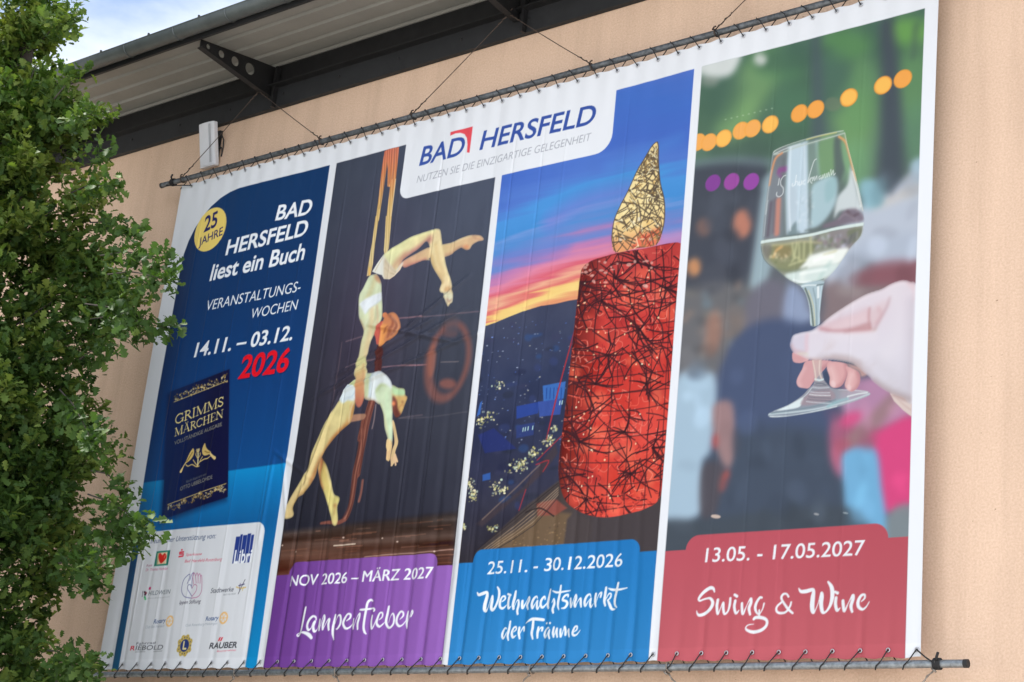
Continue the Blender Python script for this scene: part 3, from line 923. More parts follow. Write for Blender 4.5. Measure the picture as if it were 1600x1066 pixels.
# silks
sk = part('silk_picture', p2)
def c_silk(x, z):
    v = ramp1(z, [(2.7, (206, 176, 130)), (3.1, (212, 190, 140)), (3.45, (206, 172, 112)), (3.75, (204, 128, 88)), (3.94, (196, 112, 92))])
    s = np.sin(x * 260 + z * 30) * 16
    return v + s[..., None]
fill(FR((365, 100), (430, 70), (425, 140), (395, 330), (340, 700), (285, 1066), (240, 1066), (290, 680), (320, 400), (345, 220)), c_silk, 1, 1, m2, sk, False)
fill(A((240, -20), (288, -20), (230, 360), (200, 640), (165, 800), (112, 812), (130, 680), (190, 330)), c_silk, 1, 1, m2, sk, False)
fill(FR((430, 70), (565, 40), (545, 250), (520, 490), (490, 720), (455, 1066), (385, 1066), (440, 600), (405, 590), (410, 350), (400, 250)), c_silk, 1, 1, m2, sk, False)
fill(A((383, -20), (462, -20), (440, 220), (420, 430), (365, 545), (350, 450), (365, 280)), c_silk, 1, 1, m2, sk, False)
stroke(FR((470, 90), (450, 330), (430, 560)), (150, 92, 78), 1.4, 1.2, 0.7, m2)
stroke(FR((510, 80), (490, 330), (470, 480)), (150, 104, 90), 2.2, 1.6, 0.6, m2)
stroke(FR((395, 260), (345, 600), (290, 900)), (140, 110, 80), 1.0, 1.0, 0.7, m2)
stroke(FR((518, 490), (495, 700), (455, 1000)), (240, 214, 170), 1.4, 1.0, 0.8, m2)
stroke(A((150, 790), (150, 700)), (232, 180, 90), 3, 2, 0.7, m2)
# upper acrobat
def skin(a, b2, c, zlo, zhi):
    return lambda x, z: ramp1(np.clip((z - zlo) / (zhi - zlo), 0, 1), [(0, a), (0.5, b2), (1, c)])
ua = part('acrobat_picture', p2, 'upper acrobat hanging bent backwards')
mf = fill(A((610, 620), (760, 525), (950, 425)) + B((80, 335), (150, 310), (225, 300), (330, 278), (430, 232), (540, 198), (640, 200), (682, 235), (672, 257), (620, 268), (560, 305), (530, 352), (490, 362), (450, 342), (430, 338), (370, 372), (320, 412), (260, 436), (225, 440), (80, 450)) + A((990, 592), (900, 597), (760, 652), (640, 695)),
          lambda x, z: ramp1(x, [(2.55, (206, 128, 122)), (2.85, (212, 172, 140)), (3.1, (208, 186, 140)), (3.45, (214, 178, 142))]), 1, 1, m2, ua, want=True)
stroke(B((250, 425), (320, 400), (380, 355), (440, 325)), (178, 132, 112), 5, 4, 0.6, mf)
stroke(A((650, 690), (780, 640), (930, 590)), (196, 110, 110), 5, 4, 0.6, mf)
blob(B((490, 330))[0], 5, 3.5, (210, 136, 100), 0, 4, 0.7, mf)
stroke(B((560, 205), (600, 235), (660, 245)), (150, 100, 90), 1.4, 1.4, 0.5, mf)
stroke(B((300, 285), (430, 240), (540, 204)), (236, 220, 176), 2.5, 2.5, 0.7, mf)
mn = fill(A((330, 540), (430, 448), (560, 370), (720, 275), (880, 215), (1060, 163)) + B((130, 130), (175, 127), (200, 142), (210, 180), (217, 240), (228, 340), (247, 430), (264, 530), (291, 620), (321, 700), (336, 780), (344, 870), (337, 940), (310, 962), (296, 988), (283, 985), (262, 942), (245, 890), (234, 842), (207, 832), (191, 802), (208, 750), (214, 715), (170, 640), (122, 560), (93, 480), (84, 400), (82, 320)) + A((945, 330), (850, 420), (740, 500), (625, 585), (590, 660), (520, 745), (400, 760), (340, 640)),
          lambda x, z: ramp1(x, [(2.4, (214, 216, 170)), (2.7, (222, 220, 170)), (2.95, (230, 214, 164)), (3.15, (228, 208, 164)), (3.4, (228, 208, 168))]), 1, 1, m2, ua, want=True)
stroke(A((600, 660), (640, 570), (760, 480), (900, 385), (985, 310)), (176, 112, 112), 9, 8, 0.85, mn)
stroke(A((480, 720), (540, 620), (640, 520)), (190, 140, 118), 9, 9, 0.7, mn)
stroke(A((440, 450), (620, 350), (880, 235), (1060, 180)), (228, 228, 170), 5, 5, 0.7, mn)
stroke(B((100, 430), (130, 540), (190, 640), (222, 720)), (196, 160, 110), 5, 5, 0.7, mn)
stroke(B((205, 260), (222, 400), (250, 540), (300, 690)), (238, 222, 170), 3, 3, 0.8, mn)
stroke(B((150, 300), (180, 480), (240, 640)), (206, 172, 118), 4, 5, 0.5, mn)
blob(B((285, 800))[0], 6, 5, (200, 150, 104), 0, 5, 0.6, mn)
fill(B((245, 840), (320, 830), (340, 880), (335, 935), (270, 940), (250, 890)), (206, 212, 190), 3, 0.7, mn)
stroke(B((275, 905), (300, 935), (325, 915)), (140, 84, 78), 2, 1.8, 0.7, mn)
mt = fill(C((300, -10), (240, 15), (180, 130), (137, 215), (132, 330), (138, 440), (170, 520), (187, 570), (183, 620), (163, 690), (145, 800), (120, 930), (103, 1066), (217, 1066), (221, 900), (235, 790), (262, 690), (303, 610), (338, 520), (380, 450), (384, 330), (376, 190), (370, 80), (330, 0)),
          lambda x, z: ramp1(z, [(1.9, (214, 202, 150)), (2.35, (214, 208, 164)), (2.6, (208, 216, 180)), (2.95, (206, 216, 184))]), 1, 1, m2, ua, want=True)
stroke(C((300, 20), (280, 110), (230, 220)), (206, 190, 140), 7, 8, 0.6, mt)
stroke(C((190, 560), (250, 400), (330, 300)), (226, 232, 206), 4, 4, 0.5, mt)
stroke(C((270, 350), (270, 520), (235, 700), (200, 900)), (222, 190, 148), 7, 8, 0.7, mt)
stroke(C((325, 320), (335, 420), (330, 520)), (214, 170, 140), 3, 3, 0.6, mt)
stroke(C((155, 470), (178, 530), (195, 560)), (190, 158, 120), 2.2, 2, 0.8, mt)
fill(C((300, 0), (375, 20), (370, 80), (320, 60)), (196, 138, 104), 5, 0.8, mt)
fill(C((145, 292), (230, 232), (374, 180), (382, 245), (330, 290), (240, 348), (205, 405), (180, 372), (152, 325)), (226, 232, 238), 1.2, 1, mt)
stroke(C((205, 400), (270, 330), (370, 260)), (196, 206, 214), 2, 2, 0.7, mt)
ms = fill(A((345, 515), (250, 650), (188, 748), (250, 778), (325, 800), (355, 852), (432, 858), (505, 812), (585, 728), (628, 636), (615, 618), (562, 690), (522, 745), (432, 640), (365, 550)), (222, 222, 214), 1, 1, m2, ua, spline=False, want=True)
fill(A((360, 560), (430, 640), (520, 745), (600, 660), (500, 815), (430, 858), (355, 850)), (208, 190, 160), 5, 0.8, ms)
for pts in (((370, 600), (440, 690), (520, 760)), ((365, 700), (430, 760), (500, 790)), ((330, 560), (280, 650), (230, 740))):
    stroke(A(*pts), (186, 166, 140), 1.4, 1.6, 0.7, ms)
stroke(A((440, 850), (530, 790), (610, 660)), (236, 206, 176), 1.8, 1.4, 0.9, ms)
fill(C((300, 610), (335, 520), (385, 480), (395, 560), (360, 700), (325, 720), (312, 650)), (196, 96, 84), 1.4, 1, m2, ua)
mh = fill(C((388, 480), (420, 420), (490, 388), (540, 418), (570, 495), (573, 570), (535, 630), (475, 682), (430, 692), (395, 740), (345, 735), (352, 640), (372, 540)), (202, 132, 92), 1.2, 1, m2, ua, want=True)
fill(C((380, 520), (435, 520), (440, 560), (405, 650), (400, 725), (345, 728), (365, 620)), (232, 158, 92), 3, 0.9, mh)
for i in range(9):
    s = i / 8
    stroke(C((440 + 40 * s, 410 + 20 * s), (490 + 55 * s, 480 + 20 * s), (450 + 95 * s, 590 - 10 * s), (435 + 60 * s, 650 - 40 * s)), rnd.choice(((110, 62, 58), (150, 88, 70), (226, 176, 140))), 2.0, 1.6, 0.6, mh)
blob(C((412, 418))[0], 4, 4.5, (206, 128, 90), 0, 1.5, 1, m2, ua)
stroke(C((400, 600), (425, 560), (440, 540)), (120, 60, 50), 2.2, 1.8, 0.8, mh)
for mk_ in (mf, mn, mt): blur_mask(mk_, 0.007)
grain(np.maximum(np.maximum(mf, mn), mt), 41, 0.13, 0.06)
blur_mask(mh, 0.004)
# lower acrobat
la = part('acrobat_picture', p2, 'lower acrobat with arms hanging down')
fill(D((555, 570), (575, 620), (600, 740), (602, 790), (575, 880), (600, 955), (570, 960), (545, 998), (530, 930), (545, 850), (570, 780), (558, 680), (548, 600)), (214, 186, 140), 1, 1, m2, la)
for pts in (((545, 920), (540, 990)), ((560, 920), (565, 965)), ((570, 900), (580, 985)), ((575, 890), (596, 955))):
    stroke(D(*pts), (220, 186, 148), 2.6, 1, 1, m2, la)
fl_ = fill(D((70, 372), (5, 475)) + E((460, 0), (400, 130), (330, 290), (300, 410), (220, 560), (150, 680), (107, 760), (94, 800), (88, 890), (150, 883), (173, 850), (165, 790), (200, 722), (300, 612), (370, 500), (398, 390), (450, 280), (520, 180), (600, 85), (680, 20)) + D((165, 590), (195, 500), (205, 380), (150, 350)),
           lambda x, z: ramp1(z, [(0.9, (212, 186, 132)), (1.5, (214, 194, 140)), (1.95, (214, 202, 144)), (2.1, (220, 212, 164))]), 1, 1, m2, la, want=True)
stroke(D((190, 450), (150, 590), (50, 700), (-10, 790)), (186, 122, 66), 8, 9, 0.85, fl_)
stroke(E((640, 60), (540, 150), (470, 250), (400, 380), (330, 560)), (168, 102, 60), 6, 7, 0.8, fl_)
stroke(E((320, 590), (220, 690), (170, 790)), (186, 138, 82), 5, 5, 0.7, fl_)
stroke(E((430, 80), (345, 290), (300, 440), (200, 620)), (222, 206, 140), 4, 4, 0.6, fl_)
stroke(E((500, 0), (490, 120), (480, 200)), (214, 190, 130), 2, 2, 0.7, fl_)
m_ = fill(E((425, 330), (440, 345), (470, 385), (495, 450), (520, 550), (542, 660), (590, 690), (596, 722), (576, 790), (582, 900), (562, 957), (530, 940), (510, 862), (480, 742), (450, 640), (415, 560), (404, 500), (395, 420)),
          lambda x, z: ramp1(z, [(0.8, (228, 206, 150)), (1.2, (216, 204, 130)), (1.45, (204, 178, 108)), (1.62, (168, 96, 66))]), 1, 1, m2, la, want=True)
stroke(E((430, 345), (420, 420), (405, 500), (440, 620)), (160, 84, 62), 4, 5, 0.8, m_)
stroke(E((480, 420), (510, 560), (545, 680)), (232, 220, 170), 4, 4, 0.6, m_)
blob(E((552, 770))[0], 3, 3, (176, 128, 80), 0, 3, 0.7, m_)
stroke(E((545, 850), (565, 760)), (180, 130, 84), 2, 2, 0.6, m_)
mw = fill(D((150, 240), (212, 198), (215, 270), (206, 385), (135, 392), (93, 415), (60, 388), (75, 345), (130, 250)), (214, 226, 232), 1, 1, m2, la, want=True)
fill(D((150, 238), (214, 195), (216, 270), (190, 250)), (196, 204, 150), 2, 1, mw)
stroke(D((205, 380), (170, 470), (150, 590)), (226, 222, 196), 1.6, 1.2, 0.9, m2)
stroke(D((140, 390), (150, 480), (150, 560)), (214, 210, 150), 1.6, 1.2, 0.8, m2)
stroke(D((205, 300), (180, 350), (110, 380)), (180, 200, 214), 2, 2, 0.6, mw)
mb2 = fill(D((306, 140), (360, 138), (430, 117), (485, 143), (535, 203), (556, 255), (600, 275), (560, 330), (480, 330), (440, 425), (380, 390), (330, 388), (290, 365), (287, 280), (300, 200)), (216, 224, 226), 1, 1, m2, la, want=True)
fill(D((300, 138), (365, 138), (340, 230), (325, 350), (285, 350), (285, 220)), (196, 206, 168), 2, 1, mb2)
stroke(D((365, 140), (345, 250), (345, 380)), (182, 200, 214), 3, 3, 0.7, mb2)
stroke(D((300, 370), (350, 392), (430, 425)), (196, 168, 120), 4, 4, 0.8, mb2)
mar = fill(D((398, 282), (440, 235), (490, 240), (545, 288), (558, 400), (550, 560), (552, 700), (545, 790), (520, 800), (505, 730), (480, 640), (470, 520), (442, 435), (405, 380), (393, 320)), (200, 216, 184), 1, 1, m2, la, want=True)
stroke(D((408, 300), (450, 245), (490, 250)), (172, 186, 136), 4, 4, 0.8, mar)
stroke(D((445, 430), (480, 560), (510, 720)), (214, 212, 160), 3, 3, 0.7, mar)
stroke(D((500, 330), (510, 500), (535, 720)), (200, 226, 190), 4, 4, 0.6, mar)
fill(D((505, 745), (545, 770), (540, 850), (520, 940), (508, 948), (492, 930), (500, 860), (492, 810)), (220, 190, 140), 1, 1, m2, la)
for pts in (((500, 860), (497, 925)), ((512, 860), (512, 945)), ((525, 850), (526, 930))):
    stroke(D(*pts), (206, 168, 128), 1.6, 1, 0.8, m2, la)
mhd = fill(D((553, 252), (600, 272), (662, 285), (672, 340), (692, 362), (672, 420), (630, 522), (590, 500), (556, 440), (550, 340)), (210, 172, 112), 1, 1, m2, la, want=True)
fill(D((553, 252), (600, 272), (668, 288), (668, 340), (600, 345), (555, 330)), (182, 214, 168), 4, 1, mhd)
fill(D((556, 350), (590, 390), (600, 460), (630, 522), (580, 545), (552, 470)), (112, 64, 58), 2, 1, m2, la)
blob(D((563, 418))[0], 2.4, 3.4, (226, 130, 90), 0, 1.5, 1, m2)
stroke(D((640, 400), (655, 410)), (110, 70, 56), 1.8, 1.2, 0.8, mhd)
stroke(D((610, 460), (640, 430), (660, 440)), (170, 112, 76), 1.6, 1.4, 0.7, mhd)
mg = fill(D((235, -5), (314, -5), (306, 120), (290, 255), (288, 370), (250, 452), (215, 432), (205, 340), (212, 200), (216, 100)), lambda x, z: ramp1(z, [(1.9, (180, 106, 88)), (2.05, (204, 150, 108)), (2.2, (204, 200, 146)), (2.5, (206, 198, 140))]), 1, 1, m2, ua, want=True)
stroke(D((290, 60), (275, 230), (260, 360)), (186, 140, 104), 3, 3, 0.6, mg)
for mk_ in (fl_, m_, mar, mg, mb2): blur_mask(mk_, 0.007)
grain(np.maximum(np.maximum(fl_, m_), np.maximum(mar, mb2)), 42, 0.13, 0.06)
blur_mask(mhd, 0.004)
# purple field
pf = part('colour_field', p2, 'purple field')
def field(x0, x1, zl, zr, xa, xb, zt, r):       # flat band with a raised rounded tab
    pts = [(x0, -0.03), (x1, -0.03), (x1, zr), (xb, zr)]
    pts += [(xb - r + r * math.cos(a), zt - r + r * math.sin(a)) for a in [math.pi / 2 * k / 8 for k in range(9)]]
    pts += [(xa + r - r * math.cos(a), zt - r + r * math.sin(a)) for a in [math.pi / 2 - math.pi / 2 * k / 8 for k in range(9)]]
    return pts + [(xa, zl), (x0, zl)]
def c_pur(x, z): return ramp1(x, [(1.9, (106, 62, 140)), (2.3, (116, 71, 150)), (3.0, (136, 89, 170)), (3.57, (143, 97, 177))])
fill(field(1.888, 3.572, 0.66, 0.66, 2.02, 3.44, 0.748, 0.075), c_pur, 1, 1, None, pf, False, True)
l = lettering(p2)
for d_ in (0, 2.6): tx(R6, 'NOV 2026 – MÄRZ 2027', (207 + d_, 465), (1091 + d_, 412), (211 + d_, 400), WHITE, l if d_ == 0 else None, off=0.0, shear=0.06)
def script(zm, strokes, lab, col=WHITE, k=1.0, words=None):
    if words:                                # (test on the first point, part) pairs
        for s in strokes:
            lb = next(pt for test, pt in words if test(s[0]))
            stroke([(x, y, w * k) for x, y, w in zm.w(s)], col, None, 0.8, 1, None, lb)
        return
    for s in strokes: stroke([(x, y, w * k) for x, y, w in zm.w(s)], col, None, 0.8, 1, None, lab)
S1, S2, S3, S4, S5, S6 = Zm(450, 920, 11.844), Zm(550, 920, 11.844), Zm(740, 900, 9.691), Zm(860, 900, 9.691), Zm(1080, 890, 9.691), Zm(1220, 890, 9.691)
l = part('script_lettering', p2)
script(S1, [
 [(325, 345, 34), (300, 450, 46), (265, 620, 50), (235, 760, 42), (205, 840, 36), (168, 872, 26), (152, 850, 16), (190, 818, 16), (260, 806, 30), (330, 822, 50), (390, 862, 62), (420, 905, 50)],
 [(505, 575, 18), (500, 522, 26), (450, 510, 36), (385, 580, 46), (350, 680, 46), (370, 762, 40), (420, 725, 16), (450, 640, 16), (485, 598, 26)],
 [(485, 610, 38), (455, 700, 48), (470, 785, 40), (520, 740, 14), (570, 610, 20)],
 [(575, 570, 36), (565, 660, 42), (560, 765, 32)], [(560, 765, 12), (640, 525, 14), (665, 488, 26), (665, 560, 42), (635, 660, 48), (630, 745, 40)], [(640, 740, 12), (720, 585, 20), (755, 565, 42), (735, 660, 48), (740, 755, 36)],
 [(860, 480, 32), (845, 560, 46), (815, 700, 48), (806, 830, 46), (825, 935, 26)], [(850, 640, 12), (910, 505, 20), (955, 492, 36), (968, 570, 42), (950, 660, 42), (900, 735, 30), (870, 740, 16)],
 [(1075, 590, 18), (1130, 540, 28), (1140, 472, 30), (1090, 472, 32), (1030, 570, 46), (1010, 650, 46), (1050, 727, 42), (1110, 718, 26), (1184, 620, 12)]], l)
script(S2, [
 [(12, 555, 36), (0, 660, 42), (5, 735, 36)], [(5, 740, 12), (80, 535, 14), (135, 458, 32), (130, 520, 42), (95, 640, 44), (95, 745, 32)],
 [(370, 225, 22), (330, 203, 36), (280, 260, 46), (255, 380, 46), (225, 540, 48), (205, 700, 46), (215, 785, 40), (240, 832, 20)], [(145, 388, 26), (200, 386, 36), (300, 371, 30), (380, 358, 28), (405, 390, 40), (388, 408, 30)],
 [(360, 500, 40), (340, 600, 46), (345, 715, 46), (372, 718, 24), (440, 560, 12)],
 [(490, 570, 15), (545, 520, 28), (550, 445, 28), (500, 452, 32), (455, 560, 46), (445, 645, 46), (500, 697, 36), (585, 620, 14)],
 [(663, 328, 40), (640, 450, 46), (610, 600, 48), (640, 695, 42), (690, 715, 36), (750, 640, 36), (763, 520, 36), (738, 455, 25), (690, 520, 14), (660, 620, 12)],
 [(870, 560, 15), (925, 500, 30), (928, 435, 30), (880, 423, 36), (820, 520, 46), (807, 620, 46), (850, 685, 40), (910, 668, 22), (970, 580, 12)],
 [(1010, 418, 32), (990, 540, 48), (985, 650, 46), (990, 720, 26)], [(1000, 620, 12), (1060, 480, 14), (1098, 402, 26), (1108, 440, 36), (1076, 505, 32)]], l)

# ================= panel 3: candle
p3 = part('event_panel', 0, 'panel with a wire candle above a town at dusk')
P3a, P3b, R7 = Zm(740, 180, 3.136), Zm(700, 480, 2.805), Zm(680, 800, 4.008)
def c_sky(x, z):
    n = N_str[:x.shape[0], :x.shape[1]] if x.shape != GX.shape else N_str
    zz = z - 0.2 * np.minimum(x - 3.65, 0.75) + 0.08 + 0.25 * np.clip(x - 4.75, 0, 0.4) + (n - 0.5) * 0.22
    return 0.9 * ramp1(zz, [(2.35, (232, 150, 104)), (2.40, (250, 214, 128)), (2.46, (247, 206, 120)), (2.50, (226, 110, 104)), (2.55, (240, 176, 140)), (2.61, (222, 96, 112)), (2.69, (226, 132, 160)),
                      (2.77, (190, 122, 176)), (2.86, (112, 130, 200)), (2.95, (80, 138, 208)), (3.02, (106, 148, 214)), (3.08, (66, 140, 212)), (3.2, (72, 146, 218)), (3.32, (78, 118, 204)), (3.5, (66, 104, 196)), (3.75, (64, 108, 198)), (3.95, (78, 112, 200))]) + np.array([13, 14, 17])
m3 = fill(rrect(3.636, 5.236, -0.03, PTOP), c_sky, 1, 1, None, p3, False, True, True)
stroke(P3a((380, 520), (480, 450), (600, 400), (740, 370)), (126, 120, 200), 22, 26, 0.55, m3)
stroke(P3a((150, 700), (300, 690), (450, 640)), (100, 122, 200), 14, 18, 0.5, m3)
stroke(P3a((940, 600), (1010, 590)), (170, 150, 205), 16, 18, 0.7, m3)
stroke(P3a((660, 250), (850, 180), (1000, 120)), (84, 140, 214), 14, 20, 0.4, m3)
# hill and town
def c_hill(x, z): return ramp1(z, [(0.6, (52, 48, 54)), (1.3, (54, 57, 80)), (1.9, (52, 60, 88)), (2.4, (64, 69, 92))]) + ((N_mid[:x.shape[0], :x.shape[1]] - 0.5) * 22)[..., None]
hill = P3a((40, 1040), (110, 1015), (170, 990), (240, 962), (330, 935), (400, 925), (470, 908), (560, 895)) + [(1060, 470), (1045, 880), (690, 890), (700, 700)]
mhl = fill(hill, c_hill, 1.2, 1, m3, None, False, want=True)
for i in range(60):
    x, y = rnd.uniform(735, 895), rnd.uniform(505, 840)
    blob((x, y), rnd.uniform(4, 12), rnd.uniform(3, 7), rnd.choice(((40, 44, 70), (58, 70, 118), (44, 48, 62), (62, 64, 92), (52, 84, 140))), -0.2, 5, 0.45, mhl)
for i in range(150):
    x, y = rnd.uniform(740, 890), rnd.uniform(500, 700)
    c = rnd.choice(((205, 215, 240), (120, 150, 220), (230, 225, 205), (80, 110, 190), (150, 160, 190)))
    blob((x, y), rnd.uniform(0.6, 1.5), rnd.uniform(0.5, 1.0), c, 0, 1.0, rnd.uniform(0.25, 0.9), mhl)
for pts, c in (([(415, 345), (515, 325), (505, 400), (418, 415)], (62, 110, 186)), ([(300, 435), (400, 415), (395, 465), (300, 490)], (48, 72, 150)), ([(395, 415), (500, 400), (490, 470), (400, 480)], (60, 84, 160)),
               ([(300, 520), (380, 505), (375, 560), (298, 575)], (52, 66, 120)), ([(130, 560), (200, 530), (300, 620), (160, 640)], (44, 54, 110)), ([(140, 420), (150, 410), (140, 470), (125, 480)], (66, 110, 190)), ([(150, 735), (185, 725), (185, 755), (150, 762)], (56, 96, 170))):
    fill(P3b(*pts), c, 1.5, 0.9, mhl, None, False)
for x in (432, 448, 464, 480, 496):
    stroke(P3b((x, 355), (x - 2, 400)), (34, 60, 130), 1.4, 1.0, 0.8, mhl)
for x, y in ((330, 530), (340, 528), (352, 525), (372, 522), (490, 412), (500, 410)):
    stroke(P3b((x, y), (x - 2, y + 14)), (190, 225, 215), 1.6, 1.0, 0.9, mhl)
for cx, cy, n, sx, sy in ((440, 580, 20, 30, 30), (375, 640, 22, 25, 30), (325, 690, 24, 25, 35), (210, 790, 16, 30, 30), (240, 800, 14, 25, 20), (180, 480, 12, 25, 30), (110, 820, 24, 22, 40), (95, 770, 12, 15, 25), (225, 340, 10, 30, 20), (190, 970, 12, 20, 20), (290, 700, 18, 40, 25), (470, 530, 12, 15, 20), (145, 500, 14, 18, 18), (70, 960, 8, 8, 15)):
    for i in range(int(n * 1.9)):
        x, y = rnd.gauss(cx, sx * 0.5), rnd.gauss(cy, sy * 0.5)
        c = rnd.choice(((222, 214, 160), (250, 240, 196), (186, 178, 110), (140, 142, 96), (196, 214, 190)))
        blob(P3b((x, y))[0], rnd.uniform(0.6, 2.0), rnd.uniform(0.6, 2.0), c, 0, 1.2, rnd.uniform(0.4, 1), mhl)
# railing with strings, foreground terrace
fill(P3b((120, 1075), (330, 880), (500, 745), (560, 880), (1000, 830), (960, 1075)), (74, 66, 66), 3, 1, m3, None, False)
fill(P3b((200, 1050), (330, 960), (430, 900), (620, 930), (560, 1060)), (112, 92, 72), 8, 0.9, m3)
fill(P3b((385, 860), (470, 840), (520, 880), (470, 910), (390, 915)), (142, 78, 70), 3, 0.9, m3, None, False)
for i in range(160):
    x, y = rnd.uniform(200, 560), rnd.uniform(900, 1050)
    if y > 1060 - (x - 120) * 0.32:
        blob(P3b((x, y))[0], 1.4, 1.0, rnd.choice(((168, 138, 96), (128, 104, 82), (72, 60, 58), (150, 124, 104))), 0, 1.4, 0.5, m3)
fill(P3b((120, 950), (330, 790), (420, 660), (470, 600), (480, 640), (420, 720), (340, 800), (150, 960)), (70, 60, 66), 4, 0.8, m3, None, False)
stroke(P3b((150, 930), (320, 770), (400, 690)), (150, 126, 112), 2.0, 2, 0.6, m3)
for k in range(7):
    stroke(P3b((130 + k * 14, 1060), (300 + k * 12, 920 + k * 6), (480, 770 + k * 10)), rnd.choice(((44, 40, 44), (150, 130, 110), (60, 54, 54))), 1.4, 1.2, 0.8, m3)
stroke(P3b((340, 900), (400, 880), (460, 915)), (46, 40, 42), 2, 1.4, 0.9, m3)
for pts in (((555, 100), (500, 300), (440, 540)), ((540, 160), (480, 370), (430, 580)), ((390, 670), (440, 620), (500, 560)), ((385, 690), (440, 672), (415, 720)), ((340, 800), (310, 890))):
    stroke(P3b(*pts), (168, 52, 62), 1.8, 1.4, 0.8, m3)
fill(P3b((560, 880), (1000, 820), (960, 1075), (500, 1075), (520, 930)), (72, 66, 70), 6, 0.9, m3, None, False)
# candle
cd = part('candle_picture', p3, 'red wire mesh candle with a yellow flame')
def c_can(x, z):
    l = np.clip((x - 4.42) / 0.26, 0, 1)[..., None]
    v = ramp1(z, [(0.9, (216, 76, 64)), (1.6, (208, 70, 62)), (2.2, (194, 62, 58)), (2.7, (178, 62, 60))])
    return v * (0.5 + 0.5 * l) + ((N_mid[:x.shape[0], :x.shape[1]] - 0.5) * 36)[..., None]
can = P3a((578, 712), (640, 692), (720, 672), (820, 656), (900, 640), (960, 628), (1008, 626), (1017, 660), (1000, 860)) + P3b((995, 30), (985, 250), (965, 480), (945, 700), (930, 835), (870, 882), (780, 907), (690, 921), (600, 906), (525, 862), (492, 795), (482, 700), (500, 540), (518, 400), (535, 250), (552, 100)) + P3a((520, 800), (535, 745))
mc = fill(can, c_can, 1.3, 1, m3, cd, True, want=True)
WIRES, WLT = (64, 36, 42), (214, 108, 98)
for i in range(60):
    blob((rnd.uniform(895, 1045), rnd.uniform(420, 800)), rnd.uniform(6, 16), rnd.uniform(6, 16), rnd.choice(((236, 112, 84), (228, 92, 76), (242, 132, 100), (150, 44, 48))), 0, 12, 0.45, mc)
cx0, cx1, cy0, cy1 = 868, 1062, 380, 812
for i in range(480):                     # fine bright and dark cords inside the body
    x, y = rnd.uniform(cx0, cx1), rnd.uniform(cy0, cy1)
    a = rnd.uniform(0, math.pi); r = rnd.uniform(5, 14)
    pts = [(x, y), (x + r * math.cos(a), y + r * math.sin(a)), (x + r * 1.5 * math.cos(a + 0.6), y + r * 1.5 * math.sin(a + 0.6))]
    stroke(pts, rnd.choice(((232, 124, 108), (140, 42, 46), (236, 104, 88), (122, 40, 46), (240, 150, 132))), 1.2, 1.0, 0.75, mc)
for i in range(230):
    x, y = rnd.uniform(cx0 - 5, cx1), rnd.uniform(cy0, cy1)
    a = rnd.uniform(0, math.pi); r = rnd.uniform(11, 38)
    bow = rnd.uniform(-9, 9)
    pts = [(x - r * math.cos(a), y - r * math.sin(a)), (x - bow * math.sin(a), y + bow * math.cos(a)), (x + r * math.cos(a), y + r * math.sin(a))]
    stroke(pts, rnd.choice((WIRES, (80, 40, 46), (54, 34, 40))), rnd.uniform(1.3, 2.4), 0.9, 0.9, mc)
hubs = [(996, 410), (962, 435), (930, 600), (975, 675), (1000, 515), (940, 470), (1010, 600), (905, 690), (985, 740), (950, 555), (1040, 450), (915, 780), (1020, 700), (900, 440)]
for hx, hy in hubs:
    for k in range(9):
        a = rnd.uniform(0, 6.28); r = rnd.uniform(16, 52)
        stroke([(hx, hy, 2.6), (hx + r * 0.5 * math.cos(a + 0.1), hy + r * 0.5 * math.sin(a + 0.1), 2.0), (hx + r * math.cos(a), hy + r * math.sin(a), 1.4)], WIRES, None, 0.9, 0.9, mc)
    blob((hx, hy), 2.4, 2.2, (52, 32, 38), 0, 1.5, 0.9, mc)
for k, y in enumerate((435, 470, 505, 545, 580, 607, 635, 676, 715, 750, 785)):      # hoops
    o = rnd.uniform(-4, 4)
    stroke([(872, y + 6), (920, y + 10 + o), (985, y + 6), (1060, y - 4 + o)], (70, 38, 44), 1.5, 1.0, 0.75, mc)
for x0 in (902, 930, 962, 990, 1022, 1046):
    stroke([(x0 + 4, 385), (x0, 500), (x0 - 8, 640), (x0 - 16, 810)], (74, 38, 44), 1.5, 1.0, 0.75, mc)
for i in range(70):
    x, y = rnd.uniform(885, 1045), rnd.uniform(420, 800)
    blob((x, y), rnd.uniform(0.8, 1.7), rnd.uniform(0.8, 1.9), rnd.choice(((255, 214, 170), (250, 190, 150), (245, 232, 200))), 0, 1.0, 0.95, mc)
for i in range(26):
    x, y = rnd.uniform(905, 1020), rnd.uniform(408, 450)
    blob((x, y), rnd.uniform(1.5, 4), rnd.uniform(1.2, 3), (232, 176, 164), 0, 1.6, 0.7, mc)
for i in range(60):
    x, y = rnd.uniform(890, 1040), rnd.uniform(770, 812)
    a = rnd.uniform(0, 3.14)
    stroke([(x, y), (x + 7 * math.cos(a), y + 7 * math.sin(a))], (236, 92, 78), 1.2, 1, 0.8, mc)
stroke(P3a((580, 715), (720, 672), (960, 628)), (110, 44, 52), 2.2, 1.4, 0.8, mc)
G = Zm(940, 210, 5.61)
mfl = fill(G((487, 68), (497, 110), (498, 250), (512, 420), (545, 560), (553, 700), (536, 830), (480, 965), (300, 1000), (120, 1032), (86, 930), (91, 830), (112, 730), (160, 620), (220, 510), (262, 420), (312, 310), (372, 210), (432, 110), (470, 70)),
           lambda x, z: ramp1(z, [(2.76, (226, 160, 110)), (2.86, (236, 204, 142)), (3.0, (242, 222, 164)), (3.4, (234, 210, 152)), (3.6, (206, 180, 124))]), 1, 1, m3, cd, want=True)
fill(G((310, 900), (400, 860), (530, 830), (490, 960), (270, 1005)), (224, 108, 84), 12, 0.8, mfl)
